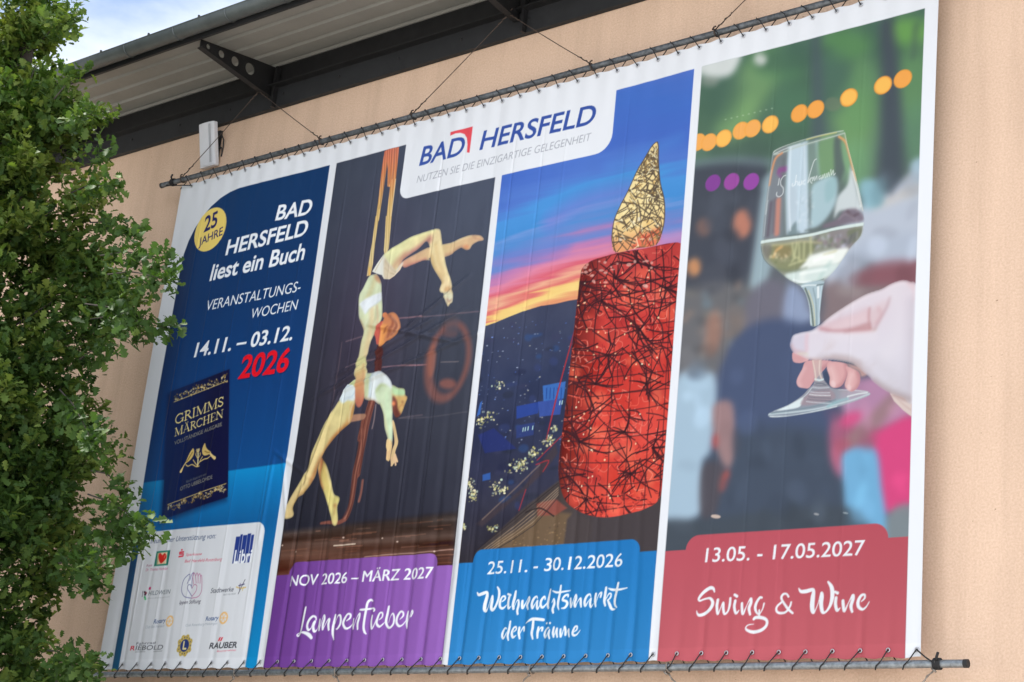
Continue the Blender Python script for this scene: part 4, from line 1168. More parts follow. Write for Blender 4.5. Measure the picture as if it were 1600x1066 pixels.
for i in range(22):
    x, y = rnd.uniform(120, 520), rnd.uniform(400, 980)
    blob(G((x, y))[0], rnd.uniform(2, 4), rnd.uniform(2, 4), rnd.choice(((250, 236, 186), (214, 214, 206), (226, 180, 110), (252, 244, 214))), 0, 2, 0.6, mfl)
for i in range(170):
    y = rnd.uniform(150, 1000); hw = 40 + (y - 70) * 0.24
    x = 470 - (y - 70) * 0.20 + rnd.uniform(-hw, hw)
    a = rnd.uniform(0, math.pi); r = rnd.uniform(30, 95)
    lo = y > 860 and x > 250
    stroke(G((x - r * math.cos(a), y - r * math.sin(a)), (x + r * 0.1 * math.sin(a), y), (x + r * math.cos(a), y + r * math.sin(a))), (150, 60, 54) if lo and rnd.random() < 0.6 else (92, 80, 68), rnd.uniform(1.2, 2.2), 0.9, 0.88, mfl)
for i in range(110):
    y = rnd.uniform(120, 1000); hw = 36 + (y - 70) * 0.24
    x = 470 - (y - 70) * 0.20 + rnd.uniform(-hw, hw)
    a = rnd.uniform(0, math.pi); r = rnd.uniform(15, 50)
    stroke(G((x - r * math.cos(a), y - r * math.sin(a)), (x + r * math.cos(a), y + r * math.sin(a))), rnd.choice(((150, 118, 70), (120, 100, 74), (250, 240, 200))), rnd.uniform(1.0, 1.8), 1.0, 0.7, mfl)
outl = [(487, 68), (470, 72), (432, 112), (372, 212), (312, 312), (262, 422), (220, 512), (160, 622), (112, 732), (92, 832), (88, 930), (122, 1030)]
stroke(G(*outl), (84, 72, 60), 1.5, 1.0, 0.9, m3)
stroke(G((487, 68), (496, 110), (497, 250), (511, 420), (544, 560), (551, 700), (534, 830), (480, 965)), (84, 72, 60), 1.7, 1.0, 0.9, m3)
bf = part('colour_field', p3, 'bright blue field')
fill(field(3.636, 5.236, 0.667, 0.667, 3.755, 5.105, 0.75, 0.075), lambda x, z: ramp1(z, [(0, (54, 132, 196)), (0.4, (44, 124, 190)), (0.75, (40, 118, 186))]), 1, 1, None, bf, False, True)
l = lettering(p3)
tx(R7, '25.11. - 30.12.2026', (322, 390), (1168, 340), (330, 312), WHITE, l, off=0.006, shear=0.06)
l, l_low = part('script_lettering', p3), part('script_lettering', p3)
l_tr = part('script_lettering', p3)
script(S3, [
 [(52, 250, 16), (75, 285, 36), (140, 265, 46), (195, 250, 40), (200, 310, 52), (170, 420, 56), (162, 500, 56), (185, 528, 36), (215, 480, 13), (265, 335, 14), (285, 305, 26), (280, 380, 46), (265, 470, 48), (288, 515, 42), (330, 470, 36), (380, 340, 38), (388, 230, 38), (360, 168, 20)],
 [(430, 390, 14), (472, 350, 22), (468, 308, 25), (430, 322, 26), (400, 400, 40), (402, 470, 36), (440, 490, 30), (492, 440, 12)],
 [(535, 325, 40), (520, 410, 40), (527, 488, 36), (560, 465, 13)], [(515, 273, 28), (555, 292, 36)],
 [(638, 235, 32), (620, 330, 44), (595, 430, 44), (602, 495, 38)], [(605, 490, 10), (650, 385, 14), (678, 368, 26), (680, 440, 38), (660, 520, 36), (665, 575, 32)],
 [(735, 378, 32), (730, 430, 38), (737, 485, 30), (790, 380, 12), (832, 318, 28), (835, 360, 40), (800, 440, 40), (815, 500, 28)],
 [(965, 340, 14), (950, 310, 22), (910, 345, 36), (880, 420, 40), (890, 487, 34), (930, 420, 12), (962, 370, 14)], [(965, 378, 26), (955, 440, 36), (965, 500, 28), (1000, 440, 10)],
 [(1073, 350, 18), (1063, 310, 25), (1020, 372, 38), (1012, 440, 38), (1040, 477, 30), (1100, 400, 12)],
 [(1155, 205, 30), (1128, 330, 44), (1110, 430, 44), (1120, 480, 38)],
 [(555, 690, 28), (540, 790, 38), (515, 900, 38), (525, 970, 22)], [(500, 800, 14), (470, 792, 26), (435, 860, 38), (428, 920, 34), (450, 942, 26), (500, 850, 10)],
 [(600, 850, 12), (643, 812, 22), (640, 772, 24), (606, 788, 28), (577, 860, 38), (592, 928, 34), (640, 900, 12)],
 [(690, 780, 28), (680, 860, 36), (690, 945, 24)], [(690, 880, 10), (730, 792, 16), (753, 772, 26), (750, 828, 24)],
 [(782, 715, 12), (830, 682, 26), (900, 652, 40), (1045, 662, 38)], [(905, 660, 38), (895, 780, 42), (880, 870, 40), (895, 950, 24)],
 [(980, 778, 30), (965, 860, 38), (965, 935, 28)], [(970, 880, 10), (1000, 800, 16), (1033, 778, 26), (1025, 828, 24)],
 [(1135, 790, 14), (1120, 782, 22), (1080, 822, 34), (1060, 880, 36), (1075, 928, 28), (1120, 850, 10), (1145, 812, 12)], [(1145, 822, 26), (1130, 890, 34), (1145, 942, 26)], [(1092, 712, 28), (1098, 714, 28)], [(1150, 712, 28), (1156, 714, 28)]], l, words=[(lambda p: p[1] < 600, l), (lambda p: p[0] < 772, l_low), (lambda p: True, l_tr)])
script(S4, [
 [(20, 400, 12), (48, 345, 20), (55, 420, 38), (30, 500, 40), (38, 555, 30)],
 [(155, 148, 28), (140, 260, 34), (115, 380, 38), (110, 460, 30), (125, 510, 14)], [(30, 225, 14), (90, 248, 28), (180, 240, 26), (290, 216, 12)],
 [(255, 310, 20), (253, 280, 25), (210, 302, 30), (180, 360, 32), (228, 380, 34), (243, 420, 36), (210, 478, 30), (165, 488, 16)],
 [(295, 338, 30), (295, 400, 36), (302, 470, 28), (340, 370, 12), (380, 285, 25), (383, 340, 38), (360, 410, 40), (370, 462, 32), (400, 400, 12), (450, 335, 25), (453, 400, 38), (458, 465, 26)],
 [(600, 310, 14), (585, 273, 22), (540, 312, 36), (512, 390, 40), (522, 452, 32), (560, 390, 12), (598, 335, 14)], [(605, 340, 25), (590, 400, 36), (600, 467, 30), (640, 420, 10)],
 [(685, 272, 36), (670, 370, 40), (680, 460, 25)], [(685, 400, 10), (730, 282, 15), (768, 253, 30), (755, 318, 28)],
 [(840, 178, 36), (825, 280, 42), (812, 380, 42), (825, 446, 30)], [(830, 360, 12), (880, 272, 22), (913, 273, 22), (900, 330, 25), (860, 368, 20)], [(865, 370, 28), (890, 430, 40), (920, 497, 38), (968, 502, 20)],
 [(1025, 108, 36), (1000, 220, 42), (970, 350, 42), (970, 430, 36), (1000, 476, 18)], [(875, 187, 14), (930, 206, 32), (1050, 205, 30), (1165, 181, 12)],
 [(50, 778, 30), (35, 860, 38), (45, 920, 28)], [(45, 920, 10), (95, 795, 28), (90, 860, 36), (100, 922, 26)],
 [(150, 805, 28), (145, 860, 34), (152, 920, 24), (190, 805, 12), (205, 765, 26), (215, 830, 34), (212, 888, 32), (230, 860, 10), (265, 805, 26), (265, 860, 34), (275, 918, 22)],
 [(345, 850, 12), (393, 812, 24), (398, 764, 26), (365, 772, 28), (332, 850, 38), (342, 893, 34), (390, 888, 22), (445, 820, 10)]], l, words=[(lambda p: p[1] < 600, l), (lambda p: True, l_tr)])
# ================= panel 4: wine glass
p4 = part('event_panel', 0, 'panel with a hand raising a wine glass at a garden party')
P4a, P4b, P4c, P4d = Zm(1060, 20, 3.5525), Zm(1150, 180, 3.553), Zm(1150, 400, 3.553), Zm(1030, 480, 2.961)
H, I, J, K = Zm(1180, 195, 5.922), Zm(1180, 330, 5.922), Zm(1190, 490, 5.922), Zm(1270, 430, 4.845)
R8, G7, G8 = Zm(1000, 780, 3.333), Zm(900, 0, 4.0), Zm(1200, 0, 4.0)
def c_p4(x, z):
    n = N_mid[:x.shape[0], :x.shape[1]][..., None]
    v = ramp1(z, [(0.7, (74, 84, 98)), (1.4, (78, 88, 108)), (2.0, (100, 100, 112)), (2.6, (96, 104, 108)), (3.1, (92, 118, 104)), (3.5, (84, 112, 94)), (3.95, (80, 110, 96))])
    return v + (n - 0.5) * 26
m4 = fill(rrect(5.30, 6.91, -0.03, PTOP), c_p4, 1, 1, None, p4, False, True, True)
def bl(pts_c, rx, ry, col, ang=0.0, al=1.0, soft=None):
    blob(pts_c, rx, ry, col, ang, soft, al, m4)
GRN, LGR, DGR, TRK = (92, 138, 98), (128, 168, 112), (72, 100, 88), (76, 84, 94)
# foliage
for c, rx, ry, col, a, al in (((1180, 130), 30, 60, LGR, 0.55, 0.65), ((1150, 190), 26, 40, LGR, 0.5, 0.7), ((1215, 100), 40, 26, GRN, 0.3, 0.6), ((1320, 70), 40, 26, (98, 148, 92), 0, 0.7),
                              ((1330, 200), 36, 60, (118, 160, 106), 0.1, 0.8), ((1345, 150), 26, 60, (108, 152, 104), 0.1, 0.7), ((1420, 50), 34, 22, (112, 164, 90), 0, 0.9), ((1240, 90), 60, 20, DGR, -0.2, 0.6),
                              ((1130, 150), 30, 40, DGR, 0.3, 0.6), ((1240, 165), 36, 36, (84, 122, 98), 0, 0.7), ((1300, 130), 28, 50, (82, 112, 100), 0, 0.6), ((1430, 130), 26, 60, (104, 148, 100), 0, 0.7), ((1435, 210), 20, 50, (100, 140, 110), 0, 0.7),
                              ((1160, 235), 50, 22, (76, 96, 88), 0, 0.6), ((1290, 215), 20, 30, (84, 108, 100), 0, 0.6), ((1340, 260), 24, 40, (116, 160, 118), 0, 0.8)):
    bl(c, rx, ry, col, a, al)
stroke([(1385, 40, 22), (1392, 120, 26), (1394, 220, 34), (1392, 310, 40)], TRK, None, 16, 0.95, m4)
stroke([(1275, 60, 14), (1278, 150, 18), (1280, 215, 20)], (82, 92, 104), None, 16, 0.7, m4)
stroke([(1432, 40, 8), (1428, 90, 8)], (80, 100, 92), None, 8, 0.7, m4)
fill([(1090, 80), (1160, 62), (1150, 108), (1128, 122), (1095, 116)], (208, 214, 214), 14, 1, m4)
blob((1188, 93), 10, 9, (202, 206, 204), 0.4, 8, 0.9, m4)
blob((1110, 128), 14, 8, (150, 156, 150), 0, 8, 0.6, m4)
# dark stage, umbrella edge, tents
fill([(1080, 262), (1150, 250), (1200, 262), (1190, 400), (1150, 440), (1060, 440), (1075, 300)], (72, 76, 88), 16, 0.95, m4)
stroke([(1085, 256), (1150, 250), (1230, 258)], (112, 130, 136), 10, 12, 0.8, m4)
fill([(1196, 280), (1225, 280), (1205, 420), (1180, 480), (1168, 480), (1180, 380)], (158, 180, 190), 14, 0.9, m4)
stroke([(1340, 330, 10), (1400, 315, 10), (1450, 280, 16)], (176, 182, 188), None, 14, 0.7, m4)
fill([(1340, 330), (1390, 300), (1455, 262), (1455, 400), (1400, 420), (1330, 400), (1300, 460), (1290, 400)], (190, 198, 214), 18, 0.95, m4)
stroke([(1370, 322, 14), (1410, 306, 14), (1450, 286, 14)], (200, 196, 194), None, 12, 0.8, m4)
fill([(1345, 285), (1375, 285), (1380, 320), (1350, 325)], (142, 182, 196), 12, 0.95, m4)
fill([(1425, 255), (1450, 245), (1450, 275), (1430, 285)], (168, 192, 210), 10, 0.9, m4)
# people in the crowd
bl((1160, 350), 14, 22, (196, 130, 110), 0, 0.9, 12)
bl((1100, 355), 12, 14, (150, 112, 100), 0, 0.6, 12)
bl((1085, 418), 10, 14, (214, 150, 104), 0, 0.85, 10)
fill([(1062, 470), (1110, 440), (1160, 445), (1185, 470), (1160, 560), (1100, 590), (1062, 590)], (108, 108, 112), 18, 0.95, m4)
for i in range(26):
    x, y = rnd.uniform(1068, 1165), rnd.uniform(445, 580)
    bl((x, y), rnd.uniform(5, 12), rnd.uniform(4, 9), rnd.choice(((146, 150, 150), (86, 88, 92), (126, 122, 116), (112, 130, 142), (150, 128, 118))), 0, 0.5)
fill([(1195, 440), (1225, 445), (1235, 500), (1222, 540), (1190, 550), (1165, 520), (1168, 470)], (112, 110, 124), 16, 0.95, m4)
fill([(1232, 450), (1262, 455), (1270, 500), (1250, 512), (1225, 505)], (146, 160, 190), 14, 0.95, m4)
fill([(1300, 440), (1420, 410), (1455, 420), (1450, 520), (1300, 520), (1290, 480)], (134, 118, 122), 18, 0.95, m4)
fill([(1345, 425), (1390, 405), (1440, 410), (1450, 440), (1400, 445), (1350, 445)], (138, 92, 102), 12, 0.95, m4)
bl((1330, 455), 22, 10, (150, 138, 140), 0, 0.8)
stroke([(1320, 420, 40), (1360, 395, 40), (1420, 385, 40)], (172, 182, 200), None, 20, 0.7, m4)
fill([(1165, 515), (1210, 498), (1250, 505), (1300, 520), (1310, 600), (1310, 720), (1300, 850), (1120, 850), (1110, 720), (1118, 640), (1130, 560)], (76, 88, 118), 18, 0.95, m4)
fill([(1120, 690), (1300, 680), (1310, 850), (1110, 850)], (72, 82, 98), 34, 0.9, m4)
fill([(1060, 590), (1100, 580), (1120, 600), (1112, 700), (1098, 725), (1098, 800), (1040, 812), (1040, 700)], (164, 188, 208), 14, 1, m4)
bl((1085, 585), 9, 9, (104, 128, 156), 0, 0.9)
bl((1115, 520), 14, 34, (166, 122, 106), 0.1, 0.7)
fill([(1115, 635), (1145, 632), (1148, 700), (1142, 730), (1130, 725), (1118, 690)], (158, 128, 130), 10, 0.95, m4)
bl((1118, 690), 5, 12, (176, 84, 84), 0, 0.8, 6)
fill([(1098, 730), (1130, 730), (1120, 800), (1096, 806)], (84, 80, 88), 8, 0.9, m4)
bl((1133, 752), 7, 17, (184, 90, 84), 0.3, 0.95, 6)
fill([(1300, 660), (1340, 645), (1440, 640), (1440, 780), (1390, 800), (1330, 760), (1300, 720)], (164, 96, 124), 16, 0.95, m4)
fill([(1330, 600), (1400, 590), (1430, 640), (1360, 670), (1320, 650)], (186, 138, 172), 14, 0.9, m4)
bl((1330, 655), 20, 10, (208, 84, 132), -0.4, 0.9)
stroke([(1330, 690, 22), (1365, 660, 26), (1400, 620, 20)], (150, 122, 126), None, 12, 0.85, m4)
fill([(1365, 690), (1400, 660), (1430, 660), (1432, 770), (1400, 798), (1378, 795), (1372, 740)], (214, 76, 130), 10, 0.95, m4)
fill([(1305, 690), (1330, 690), (1325, 725), (1305, 720)], (170, 92, 112), 8, 0.7, m4)
fill([(1316, 712), (1345, 698), (1370, 705), (1378, 760), (1386, 850), (1330, 850), (1318, 760)], (116, 172, 212), 10, 1, m4)
fill([(1390, 800), (1428, 790), (1428, 850), (1388, 850)], (128, 138, 144), 10, 0.9, m4)
fill([(1098, 812), (1316, 790), (1330, 850), (1030, 870), (1040, 815)], (72, 80, 90), 14, 0.85, m4)
for i in range(150):
    x, y = rnd.uniform(1060, 1430), rnd.uniform(270, 830)
    i0, j0 = min(NX - 1, max(0, int(P([(x, y)])[0][0] * SX))), min(NZ - 1, max(0, int(P([(x, y)])[0][1] * SZ)))
    if not 5.34 < GX[0, i0] < 6.88: continue
    c = CV[j0, i0] * rnd.uniform(0.82, 1.2)
    blob((x, y), rnd.uniform(5, 20), rnd.uniform(6, 26), tuple(np.clip(c, 0, 245)), rnd.uniform(-0.4, 0.4), 10, 0.5, m4)
blur(5.305, 6.905, 0.66, 3.93, 0.017)
for k in range(3):
    mid = P4a(((192, 945), (295, 937), (404, 937))[k])[0]
    w = P([mid])[0]
    fill(circ(w[0], w[1], 0.058, 20), ((132, 72, 150), (152, 80, 158), (148, 78, 162))[k], 2.0, 1, m4, None, True, True)
# string of lamps (out of focus discs)
for c, b3 in (((763, 890), 0), ((832, 890), 0), ((923, 866), 1), ((1030, 817), 0), ((1103, 803), 0), ((1213, 777), 1)):
    w = P(G7(c))[0]
    fill(circ(w[0], w[1], 0.062, 22), (240, 168, 84), 1.8, 1, m4, None, False, True)
    fill(circ(w[0], w[1], 0.052, 22), ((240, 172, 96), (246, 188, 96))[b3], 2.2, 1, m4, None, False, True)
for c, b3 in (((197, 710), 0), ((300, 685), 0), ((508, 612), 1), ((722, 535), 1), ((847, 495), 0)):
    w = P(G8(c))[0]
    fill(circ(w[0], w[1], 0.062, 22), (238, 160, 76), 1.8, 1, m4, None, False, True)
    fill(circ(w[0], w[1], 0.052, 22), ((242, 168, 86), (248, 190, 96))[b3], 2.2, 1, m4, None, False, True)
bl(P4a((860, 510))[0], 13, 11, (116, 128, 108), 0, 0.6, 4)
for k in range(9): bl((1134 + k * 9, 187 - k * 2.2), 1.6, 1.0, (196, 214, 186), 0, 0.45, 1.5)
blob(R8((398, 92))[0], 7.5, 3, (196, 176, 166), 0.1, 2, 1, m4)
blob(R8((918, 78))[0], 4, 1.6, (176, 176, 178), 0.2, 2, 0.8, m4)
blob(R8((1070, 72))[0], 4, 1.2, (170, 180, 186), 0.2, 2, 0.8, m4)
# ---- fingers behind the stem
hp = part('hand_picture', p4, 'hand holding the stem of the glass')
FING, FSH = (206, 158, 162), (178, 128, 136)
for pts in (((290, 372), (325, 368), (440, 425), (400, 452), (350, 462), (298, 445)), ((430, 440), (380, 520), (330, 620), (345, 678), (400, 694), (445, 690), (490, 630), (620, 480), (640, 440))):
    mm = fill(J(*pts), FING, 1.4, 1, m4, hp, want=True)
    stroke(J(*[(p[0] + 18, p[1] - 6) for p in pts[1:4]]), (222, 184, 186), 6, 7, 0.6, mm)
stroke(J((500, 640), (540, 540), (640, 470)), FSH, 6, 6, 0.7, mm)
fill(J((580, 560), (618, 540), (636, 640), (640, 680), (600, 640)), (70, 80, 104), 2, 1, m4, None)
# ---- the glass
gp = part('glass_picture', p4, 'stemmed glass half full of white wine')
gout = H((163, 262), (190, 232), (300, 186), (500, 126), (700, 80), (815, 58), (836, 80), (862, 200), (920, 420), (970, 620), (1006, 800), (1016, 900)) + I((1014, 110), (990, 232), (905, 330), (850, 402), (760, 530), (690, 610), (650, 660), (632, 720), (618, 830), (605, 950), (600, 1050), (520, 1060), (512, 930), (495, 830), (462, 742), (402, 682), (300, 630), (200, 546), (120, 490), (72, 420), (55, 330), (58, 262)) + H((66, 1050), (85, 830), (110, 620), (140, 420))
mgl = fill(gout, (150, 162, 166), 1.4, 0.22, m4, gp, True, want=True)
def gs(z, pts, col, w, soft=2.0, al=0.7): stroke(z(*pts), col, w / 5.922, soft, al, mgl)
# upper bowl, seen through
fill(H((190, 260), (300, 205), (280, 560), (240, 1030), (75, 1050), (100, 760), (150, 420)), (120, 122, 130), 6, 0.75, mgl)
for pts, col, w, al in ((((150, 720), (120, 1030)), (96, 84, 98), 30, 0.7), (((185, 690), (170, 1000)), (104, 92, 104), 20, 0.7), (((220, 700), (205, 1010)), (206, 138, 122), 46, 0.85), (((265, 320), (250, 560)), (104, 112, 116), 30, 0.6), (((230, 420), (290, 410)), (142, 78, 140), 50, 0.8), (((210, 450), (240, 480)), (142, 78, 140), 26, 0.6), (((255, 690), (245, 1000)), (126, 134, 142), 24, 0.6)):
    gs(H, pts, col, w, 3, al)
fill(H((305, 205), (490, 150), (498, 500), (498, 1010), (300, 1020), (285, 640)), (196, 214, 228), 4, 0.95, mgl, None, False)
fill(H((300, 620), (380, 600), (385, 900), (300, 1015)), (186, 200, 212), 6, 0.7, mgl)
fill(H((498, 160), (590, 140), (600, 420), (560, 560), (498, 600)), (128, 148, 142), 4, 0.85, mgl, None, False)
gs(H, ((575, 160), (585, 300), (600, 480)), (156, 186, 180), 28, 4, 0.7)
fill(H((600, 140), (740, 110), (750, 320), (720, 470), (610, 480)), (122, 158, 116), 8, 0.85, mgl)
fill(H((735, 150), (790, 110), (830, 330), (830, 440), (760, 560), (740, 400)), (92, 104, 104), 7, 0.85, mgl)
fill(H((800, 170), (840, 200), (900, 420), (860, 440), (820, 330)), (128, 168, 128), 6, 0.8, mgl)
fill(H((540, 560), (740, 480), (760, 700), (640, 900), (510, 960), (520, 760)), (178, 204, 214), 9, 0.9, mgl)
fill(H((660, 540), (760, 500), (740, 660), (660, 720)), (150, 184, 190), 7, 0.7, mgl)
fill(H((890, 400), (930, 470), (990, 760), (960, 800), (800, 800), (740, 860), (770, 680), (860, 560)), (206, 214, 218), 7, 0.95, mgl)
fill(H((640, 930), (760, 880), (830, 800), (930, 780), (1000, 830), (1005, 890), (860, 920), (660, 960)), (124, 112, 126), 4, 0.9, mgl)
gs(H, ((860, 800), (900, 850), (960, 830)), (92, 76, 84), 20, 2, 0.7)
gs(H, ((780, 880), (850, 830), (960, 900)), (150, 140, 150), 16, 2, 0.7)
fill(H((380, 900), (395, 980), (420, 1010), (300, 1030)), (112, 130, 134), 3, 0.8, mgl)
gs(H, ((470, 985), (600, 965)), (104, 116, 112), 18, 2, 0.8)
for i in range(60):      # etched emblem
    x, y = rnd.uniform(400, 545), rnd.uniform(620, 930)
    if abs(x - 470) < 20 + 70 * abs(math.sin((y - 560) / 90)):
        stroke(H((x, y), (x + rnd.uniform(-22, 22), y + rnd.uniform(-22, 22))), rnd.choice(((228, 236, 242), (216, 226, 232), (128, 144, 150), (236, 240, 244))), 1.1, 1, 0.6, mgl)
for y in range(630, 930, 28):
    stroke(H((505, y), (522, y + 10), (508, y + 22)), (104, 116, 118), 1.3, 1, 0.75, mgl)
# rim and outline
for pts, col, w in ((((165, 262), (195, 232), (300, 186), (500, 126), (700, 80), (820, 58)), (206, 214, 206), 9), (((170, 275), (240, 262), (400, 205), (560, 160), (740, 110), (832, 82)), (186, 198, 190), 9), (((480, 140), (620, 105), (760, 75)), (214, 206, 130), 6), (((180, 268), (300, 215), (420, 180)), (214, 222, 220), 6)):
    gs(H, pts, col, w, 1.0, 0.85)
for pts, col, w in ((((250, 262), (190, 310), (155, 420), (130, 560)), (208, 150, 116), 16), (((780, 115), (840, 160), (870, 250), (910, 400), (945, 520)), (214, 162, 112), 16)):
    gs(H, pts, col, w, 1.6, 0.85)
gs(H, ((165, 262), (140, 420), (110, 620), (85, 830), (66, 1050)), (150, 160, 166), 10, 1.2, 0.9)
gs(H, ((150, 420), (122, 620), (98, 830)), (214, 220, 222), 5, 1.0, 0.6)
gs(H, ((836, 80), (862, 200), (920, 420), (970, 620), (1006, 800)), (218, 216, 206), 8, 1.0, 0.85)
gs(H, ((885, 380), (930, 560), (975, 740)), (150, 160, 166), 7, 1.0, 0.7)
# wine
fill(I((62, 285), (200, 262), (500, 222), (800, 170), (1000, 120), (1008, 150), (985, 232), (905, 330), (850, 402), (760, 530), (650, 640), (560, 672), (420, 690), (300, 628), (200, 545), (120, 488), (74, 420)), (150, 153, 138), 2, 0.9, mgl)
fill(I((700, 200), (990, 160), (980, 235), (860, 390), (800, 360), (720, 320)), (138, 130, 136), 6, 0.8, mgl)
fill(I((860, 190), (990, 160), (980, 240), (900, 300)), (118, 124, 104), 4, 0.85, mgl)
for i in range(46):
    x, y = rnd.uniform(540, 840), rnd.uniform(215, 350)
    blob(I((x, y))[0], rnd.uniform(1.5, 4.5), rnd.uniform(1.5, 5), rnd.choice(((196, 196, 214), (100, 98, 104), (150, 130, 140), (112, 120, 100), (170, 176, 180))), 0, 2.5, 0.55, mgl)
for i in range(14): gs(I, ((840 + i * 9, 330 - i * 6), (880 + i * 6, 230 - i * 3)), rnd.choice(((90, 92, 96), (150, 150, 156))), 7, 1.2, 0.7)
fill(I((160, 320), (340, 300), (540, 300), (520, 440), (400, 540), (260, 560), (180, 500), (120, 420)), (132, 136, 100), 6, 0.75, mgl)
fill(I((180, 330), (330, 330), (330, 420), (230, 430)), (142, 128, 92), 6, 0.7, mgl)
fill(I((70, 330), (160, 330), (130, 440), (95, 420)), (120, 116, 112), 5, 0.7, mgl)
gs(I, ((250, 335), (200, 370), (175, 430)), (240, 190, 130), 18, 3, 0.9)
gs(I, ((160, 320), (300, 310), (430, 285), (620, 300)), (206, 196, 152), 12, 2, 0.8)
for c in ((190, 400), (205, 430), (150, 425), (225, 415), (250, 440), (290, 420)): blob(I(c)[0], 1.8, 1.8, (250, 226, 186), 0, 1.6, 0.9, mgl)
for i in range(40):
    x, y = rnd.uniform(190, 330), rnd.uniform(380, 480)
    blob(I((x, y))[0], 0.9, 0.9, rnd.choice(((232, 222, 190), (90, 92, 70))), 0, 1, 0.7, mgl)
for pts in (((350, 300), (355, 370), (365, 430), (390, 300)), ((410, 300), (415, 440)), ((460, 295), (455, 440)), ((520, 220), (520, 410)), ((345, 470), (385, 430), (430, 470)), ((320, 505), (420, 470), (500, 450))):
    gs(I, pts, (206, 206, 160), 14, 1.6, 0.85)
fill(I((520, 420), (660, 375), (860, 345), (845, 405), (790, 480), (700, 500), (560, 520), (420, 540), (480, 470)), (236, 240, 236), 5, 1, mgl)
fill(I((280, 600), (420, 550), (620, 510), (790, 490), (700, 600), (560, 660), (400, 680)), (214, 228, 226), 6, 0.95, mgl)
gs(I, ((700, 480), (640, 560), (600, 640)), (176, 204, 200), 30, 6, 0.6)
gs(I, ((520, 420), (440, 620), (480, 670)), (240, 244, 240), 40, 8, 0.6)
gs(I, ((640, 410), (720, 385), (760, 370)), (188, 178, 120), 10, 1.6, 0.8)
gs(I, ((200, 540), (340, 560), (480, 530)), (112, 124, 104), 20, 4, 0.6)
blur_mask(mgl, 0.004)
# etched name
for s in ([(285, 470), (262, 480), (238, 520), (240, 560), (262, 590), (258, 640), (225, 668), (200, 655), (202, 628)], [(224, 500), (220, 530), (214, 560)],
          [(352, 545), (345, 560), (352, 572), (368, 560)], [(385, 470), (372, 560), (382, 530), (396, 530), (398, 562)], [(412, 530), (410, 558), (425, 560), (436, 522), (436, 555)], [(470, 515), (452, 525), (448, 550), (466, 552)],
          [(572, 322), (550, 340), (520, 430), (492, 540), (515, 500), (530, 495), (512, 520), (530, 545)], [(540, 490), (535, 525), (552, 485), (556, 520), (574, 478), (578, 512)], [(610, 478), (596, 488), (600, 510), (616, 492), (618, 508)], [(628, 470), (632, 500), (648, 460), (655, 496)],
          [(668, 456), (672, 488), (686, 446), (694, 482)], [(706, 420), (712, 470), (728, 426), (734, 470), (748, 455)]):
    gs(H, s, (240, 244, 246), 8, 1.0, 0.72)
# rim and outline once more, crisp
for pts, col, w in ((((165, 262), (195, 232), (300, 186), (500, 126), (700, 80), (820, 58)), (206, 214, 206), 9), (((170, 275), (240, 262), (400, 205), (560, 160), (740, 110), (832, 82)), (186, 198, 190), 9), (((480, 140), (620, 105), (760, 75)), (214, 206, 130), 6), (((180, 268), (300, 215), (420, 180)), (214, 222, 220), 6)):
    gs(H, pts, col, w, 1.0, 0.85)
for pts, col, w in ((((250, 262), (190, 310), (155, 420), (130, 560)), (208, 150, 116), 16), (((780, 115), (840, 160), (870, 250), (910, 400), (945, 520)), (214, 162, 112), 16)):
    gs(H, pts, col, w, 1.6, 0.85)
gs(H, ((165, 262), (140, 420), (110, 620), (85, 830), (66, 1050)), (150, 160, 166), 10, 1.2, 0.9)
gs(H, ((150, 420), (122, 620), (98, 830)), (214, 220, 222), 5, 1.0, 0.6)
gs(H, ((836, 80), (862, 200), (920, 420), (970, 620), (1006, 800)), (218, 216, 206), 8, 1.0, 0.85)
gs(H, ((885, 380), (930, 560), (975, 740)), (150, 160, 166), 7, 1.0, 0.7)
gs(H, ((330, 215), (322, 420), (318, 700), (330, 980)), (226, 236, 244), 16, 3, 0.6)
gs(H, ((455, 170), (462, 420), (466, 560)), (222, 232, 240), 10, 3, 0.5)
gs(H, ((905, 440), (950, 600), (985, 760)), (236, 238, 236), 14, 3, 0.7)
gs(H, ((120, 700), (100, 860), (84, 1030)), (210, 218, 222), 6, 1.6, 0.6)
gs(I, ((560, 460), (640, 430), (720, 425)), (250, 252, 250), 34, 6, 0.8)
gs(I, ((430, 585), (560, 560), (660, 545)), (246, 250, 248), 22, 5, 0.7)
gs(I, ((360, 640), (440, 660), (520, 655)), (238, 244, 246), 14, 3, 0.8)
gs(I, ((560, 720), (556, 860), (566, 1000)), (240, 246, 248), 12, 2, 0.8)
gs(I, ((60, 290), (200, 268), (500, 228), (760, 165), (1000, 125)), (214, 228, 226), 26, 1.6, 0.95)
gs(I, ((240, 240), (500, 205), (700, 160)), (112, 126, 126), 12, 2, 0.7)
gs(I, ((55, 330), (72, 420), (120, 490), (200, 548), (300, 632), (400, 690)), (92, 104, 108), 9, 1.3, 0.8)
gs(I, ((1012, 110), (988, 232), (902, 332), (850, 402)), (200, 210, 214), 8, 1.3, 0.8)
gs(I, ((400, 678), (520, 672), (640, 632)), (122, 140, 142), 8, 1.2, 0.9)
